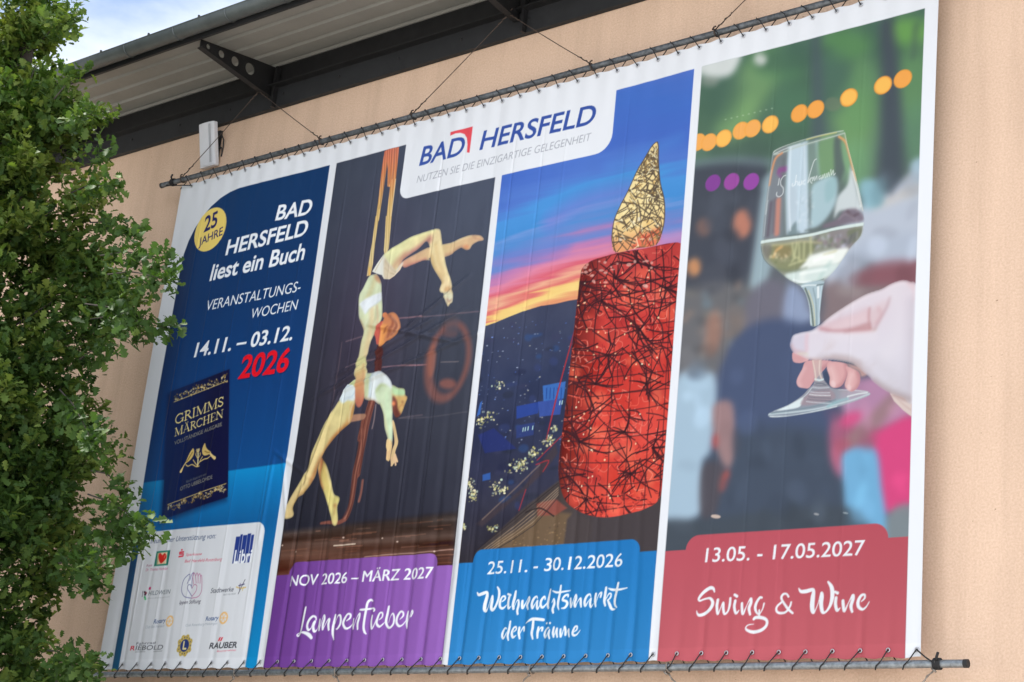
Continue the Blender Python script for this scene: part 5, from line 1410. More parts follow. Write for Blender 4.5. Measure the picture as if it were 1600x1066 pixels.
# stem
fill(I((430, 690), (640, 650), (628, 780), (606, 960), (600, 1066), (520, 1066), (512, 930), (490, 810)), (176, 196, 206), 3, 0.9, mgl)
for pts, col, w in ((((470, 720), (520, 860), (545, 1066)), (96, 106, 96), 16), (((500, 740), (545, 880), (560, 1066)), (200, 196, 160), 10), (((545, 720), (570, 860), (575, 1060)), (140, 160, 168), 14), (((590, 710), (590, 800)), (236, 242, 244), 22), (((620, 700), (605, 860), (598, 1060)), (196, 214, 226), 12), (((440, 700), (500, 690), (600, 690)), (226, 236, 238), 12), (((580, 690), (640, 680)), (110, 126, 130), 14), (((462, 742), (498, 840), (515, 960), (522, 1066)), (220, 226, 220), 7)):
    gs(I, pts, col, w, 1.4, 0.8)
mst = fill(J((478, 425), (562, 425), (562, 520), (580, 606), (600, 640), (650, 688), (720, 702), (850, 706), (960, 714), (1006, 735), (998, 762), (850, 822), (650, 882), (450, 922), (180, 962), (84, 962), (66, 936), (110, 908), (250, 848), (370, 770), (440, 700), (492, 640), (488, 540)),
           lambda x, z: ramp1(z, [(1.2, (150, 166, 174)), (1.5, (166, 172, 180)), (1.75, (200, 176, 172))]), 1.4, 0.72, m4, gp, want=True)
def ks(pts, col, w, soft=1.6, al=0.8): stroke(J(*pts), col, w / 5.922, soft, al, mst)
fill(J((150, 900), (260, 850), (390, 780), (360, 862), (250, 890)), (218, 230, 234), 2, 0.95, mst)
fill(J((370, 850), (440, 740), (620, 700), (690, 780), (560, 830)), (158, 140, 150), 5, 0.8, mst)
ks(((72, 935), (250, 920), (450, 895), (650, 855), (850, 800), (1000, 745)), (196, 212, 218), 14)
ks(((84, 955), (260, 950), (460, 915), (700, 860)), (224, 234, 238), 9)
ks(((100, 925), (300, 895), (500, 860), (690, 800)), (120, 140, 150), 10)
ks(((120, 905), (260, 850), (400, 770), (470, 690)), (206, 216, 220), 7)
for i in range(9):
    y = 640 + i * 22; x = 500 - i * 10
    ks(((x, y), (x + 60, y + 8), (x + 120 + i * 14, y - 4 + i * 3)), rnd.choice(((228, 234, 238), (124, 128, 140), (200, 206, 214), (110, 112, 124))), 8, 1.4, 0.8)
ks(((500, 610), (540, 620), (575, 612)), (214, 236, 240), 16)
ks(((510, 650), (560, 650), (600, 665)), (104, 110, 122), 10)
ks(((620, 860), (700, 820), (800, 790)), (150, 190, 196), 24, 4)
ks(((720, 705), (860, 712), (990, 728)), (206, 214, 220), 7)
ks(((800, 770), (900, 745), (980, 735)), (226, 234, 236), 12)
ks(((480, 440), (500, 540), (510, 620)), (226, 210, 196), 10)
ks(((545, 440), (540, 540), (560, 605)), (222, 206, 196), 12)
# fingers on the near side, then thumb, index and palm
for pts in (((640, 448), (610, 505), (636, 590), (634, 655), (665, 688), (720, 684), (760, 650), (800, 560), (790, 470)), ((790, 490), (800, 560), (775, 660), (800, 706), (842, 722), (890, 690), (918, 620), (900, 540))):
    mm = fill(J(*pts), (212, 164, 166), 1.6, 1, m4, hp, want=True)
    stroke(J(*[(p[0] + 40, p[1] + 10) for p in pts[1:4]]), (226, 190, 190), 9, 9, 0.7, mm)
    stroke(J(*pts[-4:]), (180, 126, 134), 7, 7, 0.7, mm)
blob(J((668, 652))[0], 3.4, 5, (226, 196, 198), -0.3, 3, 0.9, m4)
blob(J((815, 685))[0], 3, 4.5, (224, 192, 194), -0.3, 3, 0.9, m4)
fill(J((800, 470), (930, 500), (985, 560), (930, 585), (905, 540), (830, 500)), (184, 150, 148), 4, 0.95, m4, hp)
wr = fill(K((590, 895), (680, 915), (765, 945), (756, 1072), (690, 1022), (622, 955)), (214, 196, 192), 1.6, 1, m4, hp, False, want=True)
stroke(K((620, 905), (690, 935), (760, 955)), (176, 150, 150), 5, 5, 0.8, wr)
stroke(K((640, 930), (700, 985), (750, 1020)), (200, 176, 172), 2, 3, 0.8, wr)
hand = K((55, 388), (130, 322), (250, 240), (400, 152), (520, 110), (592, 70), (650, 47), (700, 39), (745, 52), (790, 95), (800, 500), (765, 950), (690, 925), (570, 882), (470, 812), (432, 768), (392, 738), (340, 692), (290, 664), (180, 645), (60, 640)) + J((620, 434), (540, 428), (480, 428), (430, 424), (350, 386), (300, 362), (272, 310), (275, 262), (300, 205), (380, 178), (470, 158), (540, 112))
def c_hand(x, z):
    v = ramp1(z, [(1.3, (186, 180, 190)), (1.5, (208, 204, 216)), (1.75, (218, 213, 224)), (2.0, (218, 209, 220)), (2.2, (222, 212, 221))])
    return v
mhn = fill(hand, c_hand, 1.4, 1, m4, hp, True, want=True)
def hs(z, pts, col, w, soft=4, al=0.7): stroke(z(*pts), col, w / 5, soft, al, mhn)
fill(K((430, 255), (440, 330), (432, 375), (445, 420), (300, 442), (70, 415), (60, 392), (150, 350), (320, 300)), (220, 190, 196), 8, 0.7, mhn)
hs(K, ((60, 405), (160, 425), (300, 425), (440, 420)), (198, 148, 154), 22, 4, 0.9)
fill(K((250, 440), (330, 402), (430, 368), (440, 422)), (200, 160, 164), 6, 0.9, mhn)
hs(K, ((235, 420), (330, 392), (425, 362)), (170, 122, 126), 5, 1.4, 0.85)
hs(K, ((432, 250), (430, 330), (440, 400)), (190, 132, 132), 8, 2, 0.85)
fill(K((440, 260), (580, 190), (545, 280), (480, 395), (445, 400)), (214, 188, 194), 16, 0.6, mhn)
hs(K, ((588, 170), (572, 230), (540, 290), (500, 360), (468, 420)), (176, 132, 138), 6, 1.8, 0.8)
for o in (0, 30, 58): hs(K, ((470 + o, 270 - o * 0.3), (462 + o * 0.9, 330), (452 + o * 0.8, 370)), (204, 160, 162), 5, 2, 0.6)
hs(K, ((445, 415), (470, 425), (485, 405)), (170, 140, 120), 8, 2, 0.7)
hs(K, ((70, 400), (200, 345), (240, 250)), (206, 186, 196), 10, 8, 0.35)
hs(K, ((205, 340), (215, 300), (208, 270)), (200, 172, 178), 4, 2, 0.6)
hs(K, ((100, 350), (250, 248), (420, 150), (600, 75), (700, 50)), (238, 224, 228), 14, 6, 0.7)
hs(K, ((740, 60), (785, 110), (785, 180)), (226, 190, 196), 22, 8, 0.8)
hs(K, ((140, 425), (300, 440), (480, 428)), (232, 220, 226), 16, 6, 0.7)
for o in (0, 16, 32, 46): hs(K, ((140 + o, 460 + o), (128 + o, 520), (105 + o, 580 - o * 0.3)), (198, 178, 178), 4, 1.6, 0.55)
hs(K, ((100, 630), (220, 640), (310, 665), (370, 710)), (196, 172, 164), 20, 6, 0.7)
for pts in (((310, 668), (380, 640)), ((340, 690), (420, 660)), ((365, 705), (440, 690), (480, 665)), ((385, 730), (450, 715))):
    hs(K, pts, (190, 168, 168), 5, 2.4, 0.55)
hs(K, ((470, 800), (570, 870), (680, 915), (760, 940)), (172, 158, 154), 24, 8, 0.8)
for pts in (((560, 850), (640, 810)), ((620, 880), (690, 840)), ((530, 830), (600, 790))): hs(K, pts, (196, 182, 184), 6, 3, 0.5)
hs(K, ((770, 420), (765, 700), (750, 900)), (206, 196, 204), 30, 14, 0.6)
blur_mask(mhn, 0.009)
hs(K, ((60, 636), (180, 640), (300, 668), (400, 740), (520, 850), (680, 915), (760, 940)), (168, 152, 158), 34, 16, 0.55)
hs(K, ((70, 408), (160, 425), (300, 420), (440, 405)), (186, 140, 148), 16, 4, 0.8)
hs(K, ((250, 436), (340, 404), (436, 372)), (176, 132, 138), 9, 6, 0.6)
hs(K, ((588, 168), (566, 240), (520, 330), (470, 415)), (186, 150, 158), 10, 6, 0.5)
hs(K, ((436, 250), (430, 330), (442, 400)), (182, 132, 138), 9, 4, 0.7)
hs(K, ((500, 250), (520, 300), (480, 370)), (206, 168, 174), 16, 7, 0.6)
hs(K, ((100, 395), (230, 330), (400, 260)), (208, 180, 190), 22, 14, 0.5)
hs(K, ((620, 120), (660, 300), (640, 480), (560, 600)), (226, 220, 228), 50, 30, 0.5)
hs(K, ((760, 200), (750, 500), (735, 850)), (188, 180, 192), 34, 24, 0.5)
hs(K, ((150, 470), (300, 470), (460, 470)), (226, 220, 228), 30, 16, 0.6)
hs(K, ((160, 615), (280, 630), (360, 670)), (182, 164, 166), 20, 10, 0.6)
hs(K, ((480, 640), (560, 720), (660, 800)), (202, 196, 206), 40, 22, 0.5)
# thumb nail and creases
fill(J((275, 270), (300, 208), (370, 182), (440, 190), (430, 340), (380, 360), (300, 345)), (206, 200, 216), 4, 0.85, mhn)
hs(J, ((430, 195), (420, 270), (425, 345)), (222, 190, 200), 24, 4, 0.8)
hs(J, ((282, 300), (310, 345), (400, 370)), (204, 164, 172), 20, 5, 0.7)
hs(J, ((345, 375), (400, 372), (435, 385)), (214, 208, 190), 12, 1.6, 0.9)
hs(J, ((360, 395), (440, 420), (560, 430)), (206, 176, 172), 14, 4, 0.7)
for o in (0, 26, 52): hs(J, ((600 + o, 240 + o), (585 + o, 310), (560 + o, 370 - o * 0.5)), (200, 180, 180), 4, 1.6, 0.5)
hs(J, ((300, 215), (400, 185), (520, 175)), (232, 226, 232), 10, 3, 0.7)
blur_mask(mhn, 0.004)
rf = part('colour_field', p4, 'red field')
fill(field(5.30, 6.91, 0.66, 0.66, 5.447, 6.787, 0.746, 0.09), lambda x, z: ramp1(z, [(0, (192, 97, 107)), (0.4, (184, 89, 101)), (0.76, (182, 84, 97))]), 1, 1, None, rf, False, True)
l = lettering(p4)
tx(R8, '13.05. - 17.05.2027', (342, 330), (1165, 290), (346, 257), WHITE, l, off=0.008, shear=0.06)
l, l_and, l_wi = part('script_lettering', p4), part('script_lettering', p4), part('script_lettering', p4)
script(S5, [
 [(365, 345, 18), (345, 292, 42), (290, 287, 52), (200, 350, 46), (130, 440, 38), (145, 478, 28), (220, 450, 24), (300, 442, 36), (338, 510, 50), (300, 600, 50), (220, 670, 46), (140, 698, 42), (105, 670, 26), (95, 632, 12)],
 [(415, 465, 42), (400, 560, 44), (412, 675, 36), (450, 600, 13), (495, 505, 30), (495, 590, 42), (512, 675, 34), (560, 640, 26), (590, 540, 38), (600, 440, 36)],
 [(675, 478, 42), (660, 570, 44), (685, 665, 38), (730, 620, 13)], [(665, 386, 38), (700, 408, 42)],
 [(775, 516, 38), (775, 590, 42), (790, 675, 36), (850, 540, 12), (905, 442, 32), (910, 500, 44), (880, 590, 46), (895, 680, 34)],
 [(1070, 427, 30), (1040, 427, 36), (990, 500, 42), (970, 580, 42), (990, 650, 32), (1030, 678, 18), (1080, 600, 18), (1103, 515, 26)], [(1030, 615, 25), (1030, 700, 30)],
 [(948, 752, 36), (980, 727, 46), (1080, 732, 46), (1143, 772, 42), (1135, 850, 42), (1060, 918, 46), (940, 948, 46), (850, 918, 36), (832, 880, 20), (870, 841, 16), (945, 828, 10)]], l)
script(S6, [
 [(110, 408, 30), (80, 368, 28), (30, 372, 34), (2, 420, 36), (22, 480, 34), (100, 590, 40), (172, 658, 30)], [(150, 493, 28), (130, 560, 30), (70, 640, 32), (0, 657, 36), (-50, 648, 34), (-73, 610, 32), (-60, 555, 30), (0, 495, 30)],
 [(264, 282, 15), (300, 330, 46), (380, 325, 56), (465, 303, 52), (488, 330, 52), (475, 430, 72), (465, 560, 72), (478, 636, 60), (505, 630, 20), (560, 500, 14), (605, 355, 32), (615, 400, 60), (602, 520, 62), (622, 636, 52), (672, 638, 30), (740, 540, 46), (773, 400, 62), (763, 270, 60), (710, 184, 28)],
 [(830, 425, 46), (820, 520, 52), (845, 615, 46), (890, 580, 14)], [(817, 336, 36), (853, 354, 46)],
 [(935, 472, 46), (940, 540, 50), (957, 625, 40), (1020, 500, 14), (1085, 392, 42), (1090, 440, 52), (1057, 550, 52), (1075, 635, 38)],
 [(1215, 480, 15), (1265, 430, 30), (1263, 380, 34), (1210, 394, 40), (1166, 480, 50), (1172, 560, 50), (1230, 600, 38), (1290, 560, 22), (1335, 487, 14)]], l, words=[(lambda p: p[0] < 200, l_and), (lambda p: True, l_wi)])

# ================= header with the town's name, laid over panels 2 and 3
hb = part('header_field', 0, 'white header with the town lettering')
fill(rrect(2.633, 4.588, 3.481, 4.06, 0, 0, 0.13, 0.085), lambda x, z: white_ref(x), 1, 1, None, hb, False, True)
LG = Zm(600, 140, 4.0)
l = lettering(hb)
BLUE = (58, 84, 160)
tx(LG, 'BAD', (218, 475), (492, 408), (240, 358), BLUE, l, off=0.016, shear=0.15)
l = lettering(hb)
tx(LG, 'HERSFELD', (597, 378), (1306, 208), (614, 262), BLUE, l, off=0.016, shear=0.15)
l = lettering(hb)
tx(LG, 'NUTZEN SIE DIE EINZIGARTIGE GELEGENHEIT', (203, 585), (1282, 316), (211, 540), (146, 150, 162), l, off=-0.012, shear=0.15)
cm = part('corner_mark', hb, 'red corner mark')
fill(LG((417, 268), (557, 232), (536, 397), (520, 394), (524, 345), (520, 305), (505, 280), (480, 272), (450, 276), (416, 290)), (222, 80, 92), 1, 1, None, cm, False)
# ------------------------------------------------------------------ build the cloth
EYX = [6.98 - 0.171 * i for i in range(41)]
EYX = [x for x in EYX if x > 0.01]
rsd = np.random.RandomState(21)
def lerp_fold(vals, x): return np.interp(x, EYX[::-1], vals[::-1])
amp, reach, skew = [], [], []
for x in EYX:
    if x < 1.85: a_, r_ = 0.0032, rsd.uniform(0.5, 1.3)
    elif x < 3.6: a_, r_ = 0.0115, rsd.uniform(0.9, 2.3)
    elif x < 5.25: a_, r_ = 0.0085, rsd.uniform(0.5, 1.3)
    else: a_, r_ = 0.0040, rsd.uniform(0.25, 0.6)
    amp.append(a_ * rsd.uniform(0.35, 1.4)); reach.append(r_); skew.append(rsd.uniform(-0.25, 0.25))
X_, Z_ = GX, GZ
wob = (vnoise(0.5, 1.6, 31, 2) - 0.5) * 0.05 * np.clip(Z_ / 0.6, 0, 1)
ph = (X_ + wob - 6.98) / 0.171 * 2 * np.pi
env = np.exp(-(Z_ / lerp_fold(reach, X_[0])[None]) ** 1.6)
sh = -np.cos(ph + lerp_fold(skew, X_[0])[None] * np.sin(ph)) + 0.28 * np.sin(2 * ph + 0.6)
fw = lerp_fold(list(rsd.uniform(0.019, 0.034, len(EYX))), X_[0])[None]
dph = (ph + np.pi) % (2 * np.pi) - np.pi
DY = lerp_fold(amp, X_[0])[None] * env * (np.exp(-((dph * 0.171 / 6.2832 + lerp_fold(skew, X_[0])[None] * 0.06 * np.clip(Z_, 0, 1)) / fw) ** 2) - 0.25)
DY += 0.0016 * np.exp(-((BH - Z_) / 0.25) ** 2) * np.cos(ph)
DY += (vnoise(0.9, 2.2, 32, 2) - 0.5) * 0.030
DY += (vnoise(0.16, 0.7, 33, 2) - 0.5) * 0.0075 * np.interp(X_[0], [0, 1.8, 1.9, 3.55, 3.65, 5.2, 5.3, 7], [0.8, 0.9, 1.35, 1.2, 0.75, 0.6, 0.3, 0.25])[None]
def crease(x0, x1, z0, z1, w, a):           # straight packing crease or pulled fold from (x0,z0) to (x1,z1)
    global DY
    ex, ez = x1 - x0, z1 - z0
    l2 = ex * ex + ez * ez
    i0, i1 = max(0, int((min(x0, x1) - 4 * w) * SX)), int((max(x0, x1) + 4 * w) * SX) + 2
    s_ = (slice(None), slice(i0, i1))
    tt = ((X_[s_] - x0) * ex + (Z_[s_] - z0) * ez) / l2
    d = np.abs((X_[s_] - x0) * ez - (Z_[s_] - z0) * ex) / math.sqrt(l2)
    fade = np.clip(tt / 0.12, 0, 1) * np.clip((1 - tt) / 0.12, 0, 1)
    DY[s_] += a * np.exp(-(d / w) ** 2) * fade
for x, a in ((0.345, -0.0024), (0.62, -0.0014), (0.95, -0.0018), (1.28, -0.0012), (1.62, -0.0016), (2.02, -0.002), (2.33, 0.0024), (2.62, -0.0018), (3.02, 0.0042), (3.24, 0.002), (3.72, 0.0024), (3.98, 0.002), (4.18, -0.001), (4.7, 0.001), (5.62, -0.0009), (5.86, 0.0013), (6.1, 0.001), (6.5, -0.0008)):
    crease(x + 0.012, x - 0.012, 4.0, 0.1, 0.009, a)
for q in (((528, 330), (500, 520)), ((560, 300), (496, 560)), ((552, 330), (512, 470)), ((545, 380), (520, 520)), ((590, 330), (575, 560)), ((530, 620), (470, 800))):
    w = P(q)
    crease(w[0, 0], w[0, 1], w[1, 0], w[1, 1], 0.018, -0.0100)
for q in (((440, 600), (415, 760)), ((450, 640), (405, 840)), ((430, 700), (398, 860))):
    w = P(q)
    crease(w[0, 0], w[0, 1], w[1, 0], w[1, 1], 0.018, -0.004)
DY -= DY.mean()
DZ = -0.010 * np.exp(-Z_ / 0.06) * (1 - np.cos(ph)) * 0.5 + 0.006 * np.exp(-(BH - Z_) / 0.05) * (np.cos(ph) - 1)
DX = -0.010 * np.sin(np.pi * Z_ / BH) * (np.exp(-(BW - X_) / 0.25) - np.exp(-X_ / 0.25))
gz_, gx_ = np.gradient(DY, BH / (NZ - 1), BW / (NX - 1))
NRM = np.stack([gx_ * 1.9, -np.ones_like(gx_), gz_ * 1.9], -1)
NRM /= np.linalg.norm(NRM, axis=-1, keepdims=True)
POSN = np.stack([X_ + DX, DY, Z_ + DZ], -1)
def s2l(c):
    c = np.clip(c / 255.0, 0, 1)
    return np.where(c <= 0.04045, c / 12.92, ((c + 0.055) / 1.055) ** 2.4)
# hem: the doubled lower edge reads slightly denser
ALB = np.array([0.965, 0.99, 1.03]) * np.clip(s2l(CV) / s2l(white_ref(X_)) * 0.635 - 0.007, 0.004, 0.75)
hem = np.clip((0.075 - Z_) / 0.004, 0, 1)[..., None]
ALB = ALB * (1 + 0.07 * hem)
RGBA = np.concatenate([ALB, np.ones_like(ALB[..., :1])], -1).astype(np.float32)

M_PRINT = bpy.data.materials.new('printed_cloth')
M_PRINT.use_nodes = True
t = M_PRINT.node_tree
b = t.nodes['Principled BSDF']
b.inputs['Roughness'].default_value = 0.55
b.inputs['Specular IOR Level'].default_value = 0.12
at = t.nodes.new('ShaderNodeAttribute')
at.attribute_name = 'print'
t.links.new(at.outputs['Color'], b.inputs['Base Color'])
co = t.nodes.new('ShaderNodeTexCoord')
wv = noise(420, 2, 0.6)
bp = t.nodes.new('ShaderNodeBump')
bp.inputs['Strength'].default_value = 0.12
bp.inputs['Distance'].default_value = 0.002
t.links.new(wv.outputs['Fac'], bp.inputs['Height'])
t.links.new(bp.outputs['Normal'], b.inputs['Normal'])

banner = empty('banner', (0, 0, Z0), 'huge white-edged event banner with four printed picture panels, laced between two tubes', 'banner')
FL = LAB[:-1, :-1].ravel()
vid = np.arange(NX * NZ).reshape(NZ, NX)
QUAD = np.stack([vid[:-1, :-1], vid[:-1, 1:], vid[1:, 1:], vid[1:, :-1]], -1).reshape(-1, 4)
pos_f, nrm_f, rgb_f = POSN.reshape(-1, 3), NRM.reshape(-1, 3), RGBA.reshape(-1, 4)
OBJ = []
for k, (nm, lb, par) in enumerate(PARTS):
    q = QUAD[FL == k]
    if len(q) == 0:
        OBJ.append(None)
        continue
    used, inv = np.unique(q, return_inverse=True)
    me = bpy.data.meshes.new(nm)
    me.vertices.add(len(used))
    me.loops.add(q.size)
    me.polygons.add(len(q))
    me.vertices.foreach_set('co', pos_f[used].astype(np.float32).ravel())
    me.loops.foreach_set('vertex_index', inv.astype(np.int32).ravel())
    me.polygons.foreach_set('loop_start', np.arange(0, q.size, 4, dtype=np.int32))
    me.update(calc_edges=True)
    me.shade_smooth()
    me.normals_split_custom_set_from_vertices(nrm_f[used].astype(np.float32))
    ca = me.attributes.new('print', 'FLOAT_COLOR', 'POINT')
    ca.data.foreach_set('color', rgb_f[used].ravel())
    me.materials.append(M_PRINT)
    o = bpy.data.objects.new(nm, me)
    COL.objects.link(o)
    o.parent = banner if (par in (None, 0)) else OBJ[par]
    if lb: o['label'] = lb
    OBJ.append(o)
# eyelets along both edges
bm = bmesh.new()
ring = [(0.0105 * math.cos(a), -0.004, 0.0105 * math.sin(a)) for a in [6.2832 * i / 14 for i in range(14)]]
tube(bm, ring, 0.0034, 6, closed=True)
ey0 = None
EZB, EZT = 0.036, BH - 0.030
def dy_at(x, z): return float(DY[min(NZ - 1, int(z * SZ)), min(NX - 1, int(x * SX))])
for zz in (EZB, EZT):
    for x in EYX:
        if ey0 is None:
            ey0 = link('eyelet', bm, M_EYE, None, True)
            o = ey0
        else:
            o = ey0.copy()
            COL.objects.link(o)
        o.parent = banner
        o.location = (x, dy_at(x, zz) - 0.003, zz)

# ------------------------------------------------------------------ tubes, lacing, wires
PR = 0.0220
ZT, ZB = Z0 + BH + 0.052, Z0 - 0.042
def pole(name, x0, x1, z, m_, label):
    e = empty(name, (x0, 0, z), label, 'tube')
    bm = bmesh.new()
    n = 30
    tube(bm, [(x0 + (x1 - x0) * i / n, 0, z) for i in range(n + 1)], PR, 16, False)
    link('tube_wall', bm, m_, e, True)
    for x in (x0, x1):
        bm = bmesh.new()
        s = 1 if x == x1 else -1
        tube(bm, [(x - s * 0.02, 0, z), (x + s * 0.004, 0, z)], PR + 0.0012, 16)
        link('end_cap', bm, M_STEEL2, e)
    return e
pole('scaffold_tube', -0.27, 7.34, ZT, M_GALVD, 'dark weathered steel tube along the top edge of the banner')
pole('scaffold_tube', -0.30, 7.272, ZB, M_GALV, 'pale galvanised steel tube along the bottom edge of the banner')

def lacing(z_ey, z_p, up, label):
    e = empty('lacing_cord', (0, 0, z_p), label, 'cord')
    pts = []
    xs = EYX[::-1]
    R = PR + 0.006
    for i, x in enumerate(xs):
        ye = dy_at(x, z_ey - Z0)
        r = 0.012 * math.sin(i * 2.3)
        pts += [(x, ye - 0.012, z_ey), (x - 0.045 + r, -R * 0.9, z_p - up * R * 0.6), (x - 0.082 + r, -R * 0.55, z_p + up * R * 0.85), (x - 0.09 + r, R * 0.3, z_p + up * R)] if False else []
    # walk from right to left: out of an eyelet, over the front of the tube, round it, back behind the cloth to the next eyelet
    for i, x in enumerate(EYX):
        ye = dy_at(x, z_ey - Z0)
        r = 0.010 * math.sin(i * 2.3)
        nx = EYX[i + 1] if i + 1 < len(EYX) else x - 0.15
        pts += [(x, ye - 0.012, z_ey), (x - 0.035 + r, -R, z_p - up * R * 0.5), (x - 0.062 + r, -R * 0.95, z_p + up * R * 0.35), (x - 0.078 + r, -R * 0.2, z_p + up * R * 1.0),
                (x - 0.088 + r, R * 0.7, z_p + up * R * 0.7), (nx + 0.045, R * 0.95, z_p - up * R * 0.4), (nx, dy_at(nx, z_ey - Z0) + 0.010, z_ey)]
    bm = bmesh.new()
    tube(bm, pts, 0.0037, 5)
    link('cord', bm, M_CORD, e, True)
    bm = bmesh.new()
    for x in ((7.085,) if up < 0 else (-0.13,)):
        for k in range(5):
            c = [(x + 0.008 * k, (PR + 0.006) * math.cos(a), z_p + (PR + 0.006) * math.sin(a)) for a in [6.2832 * j / 12 for j in range(12)]]
            tube(bm, c, 0.0055, 6, closed=True)
        tube(bm, [(x + 0.02, -PR, z_p + 0.01), (x + 0.03, -PR - 0.02, z_p + 0.03), (x + 0.035, -PR - 0.015, z_p + 0.055)], 0.008, 6)
        tube(bm, [(x + 0.01, -PR - 0.005, z_p), (x - 0.04, -PR - 0.006, z_p - up * 0.03), (EYX[0] if up < 0 else EYX[-1], -0.012, z_ey)], 0.0046, 5)
    link('knot', bm, M_CORD, e, True)
lacing(Z0 + EZT, ZT, 1, 'black cord laced round the upper tube and the top edge of the banner')
lacing(Z0 + EZB, ZB, -1, 'black cord laced round the lower tube and the bottom edge of the banner')

def vwire(name, ax, az, ay, legs, z_p, up, mw, label, group, hang):
    e = empty(name, (ax, ay, az), label, 'wire', group)
    for x in legs:
        bm = bmesh.new()
        top = Vector((ax, ay, az)); bot = Vector((x, 0, z_p + up * (PR + 0.004)))
        d = (bot - top)
        pts = [top + d * s + Vector((0, 0, -0.006 * math.sin(math.pi * s))) for s in [i / 8 for i in range(9)]]
        tube(bm, pts, 0.0034, 5)
        # twisted end at the tube and the loop round it
        u = d.normalized()
        side = Vector((u.z, 0, -u.x))
        tw = [bot - u * (0.16 - 0.02 * i) + side * 0.006 * math.cos(i * 1.9) + Vector((0, 0.006 * math.sin(i * 1.9), 0)) for i in range(9)]
        tube(bm, tw, 0.0038, 5)
        tw = [top + u * (0.02 + 0.014 * i) + side * 0.006 * math.cos(i * 1.9) + Vector((0, 0.006 * math.sin(i * 1.9), 0)) for i in range(9)]
        tube(bm, tw, 0.0038, 5)
        c = [(x + 0.002 * k, (PR + 0.005) * math.cos(a), z_p + (PR + 0.005) * math.sin(a)) for k, a in enumerate([6.2832 * j / 12 for j in range(12)])]
        tube(bm, c, 0.005, 5, closed=True)
        tube(bm, [bot + Vector((-0.012, -0.01, 0)), bot + Vector((0.006, -0.02, up * 0.012)), bot + Vector((0.014, -0.01, up * 0.02))], 0.006, 5)
        link('wire_strand', bm, mw, e, True)
    bm = bmesh.new()
    tube(bm, [(ax + 0.014 * math.cos(a), ay, az + 0.014 * math.sin(a)) for a in [6.2832 * j / 12 for j in range(12)]], 0.004, 5, closed=True)
    tube(bm, [(ax, ay, az + 0.012)] + hang, 0.005, 6)
    link('hook', bm, mw, e, True)
pp = [(-0.006, 1.666), (2.657, 4.352), (5.377, 7.03)]
names = ['rusty wire V hung from the bracket beside the white wall box', 'rusty wire V above the banner header lettering', 'rusty wire V rising out of the picture top above the wine glass panel']
for (xa, xb), ax, lb in zip(pp, (0.818, 3.521, 6.205), names):
    vwire('suspension_wire', ax, 8.066, 0.0, (xa, xb), ZT, 1, M_WIRE, lb, 'wires holding the upper tube', [(ax + 0.004, 0.0, 8.085), (ax + 0.03, 0.0, 8.10)])
gg = [(-0.12, 1.605), (2.623, 4.335), (5.369, 7.085)]
for (xa, xb), lb in zip(gg, ('thin wire V below the sponsor logos, nearest the tree', 'thin wire V below the purple and blue fields', 'thin wire V below the red field and the tube end')):
    ax = (xa + xb) / 2
    vwire('guy_wire', ax, 2.35, 0.06, (xa, xb), ZB, -1, M_WIRE2, lb, 'wires pulling the lower tube down', [(ax, 0.09, 2.35), (ax, 0.15, 2.35)])

# ------------------------------------------------------------------ white box on the wall
ab = empty('wall_box', (0.19, 0.15, 7.735), 'slim white box tilted on a bracket on the wall under the eaves', 'wall box')
bm = bmesh.new()
w2, hh, dd = 0.093, 0.188, 0.032
prof = [(-w2, 0.018), (-w2 + 0.01, 0.026), (-0.035, 0.032), (0.03, 0.032), (w2 - 0.012, 0.022), (w2, 0.012), (w2, -0.03), (-w2, -0.03)]
a = [bm.verts.new((x, -y, -hh)) for x, y in prof]
b2 = [bm.verts.new((x, -y, hh)) for x, y in prof]
for i in range(8):
    bm.faces.new((a[i], a[(i + 1) % 8], b2[(i + 1) % 8], b2[i]))
bm.faces.new(a[::-1]); bm.faces.new(b2)
bmesh.ops.recalc_face_normals(bm, faces=bm.faces)
bmesh.ops.bevel(bm, geom=bm.edges[:], offset=0.004, segments=2, affect='EDGES')
me = bpy.data.meshes.new('box_cover'); bm.to_mesh(me); bm.free()
bm = bmesh.new()
for x in (0.045, 0.058):
    box(bm, x, x + 0.004, -0.034, -0.026, -hh + 0.02, hh - 0.02)
me2 = bpy.data.meshes.new('cover_rib'); bm.to_mesh(me2); bm.free()
bm = bmesh.new()
box(bm, -w2 + 0.004, w2 - 0.004, -0.026, 0.026, -hh - 0.008, -hh - 0.0005)
me3 = bpy.data.meshes.new('end_cap'); bm.to_mesh(me3); bm.free()
tilt = Matrix.Translation((0.0, -0.085, 0.0)) @ Matrix.Rotation(math.radians(14), 4, 'X')
for me_, mm_ in ((me, M_PLAST), (me2, M_PLAST2), (me3, M_PLAST)):
    me_.transform(tilt)
    me_.materials.append(mm_)
    o = bpy.data.objects.new(me_.name, me_); COL.objects.link(o); o.parent = ab
bm = bmesh.new()
box(bm, 0.02, 0.06, -0.012, -0.001, -0.09, 0.15)
box(bm, 0.028, 0.052, -0.10, -0.012, 0.09, 0.12)
box(bm, 0.028, 0.052, -0.05, -0.012, -0.07, -0.05)
tube(bm, [(0.12, -0.07, 0.10), (0.0, -0.07, 0.10)], 0.014, 8)
tube(bm, [(0.108, -0.03, -0.03), (0.0, -0.03, -0.03)], 0.010, 8)
tube(bm, [(0.115, -0.06, 0.09), (0.125, -0.03, 0.04), (0.105, -0.008, -0.02), (0.1, -0.008, -0.1)], 0.006, 6)
me4 = bpy.data.meshes.new('mount'); bm.to_mesh(me4); bm.free()
me4.materials.append(M_STEEL2)
o = bpy.data.objects.new('mount', me4); COL.objects.link(o); o.parent = ab

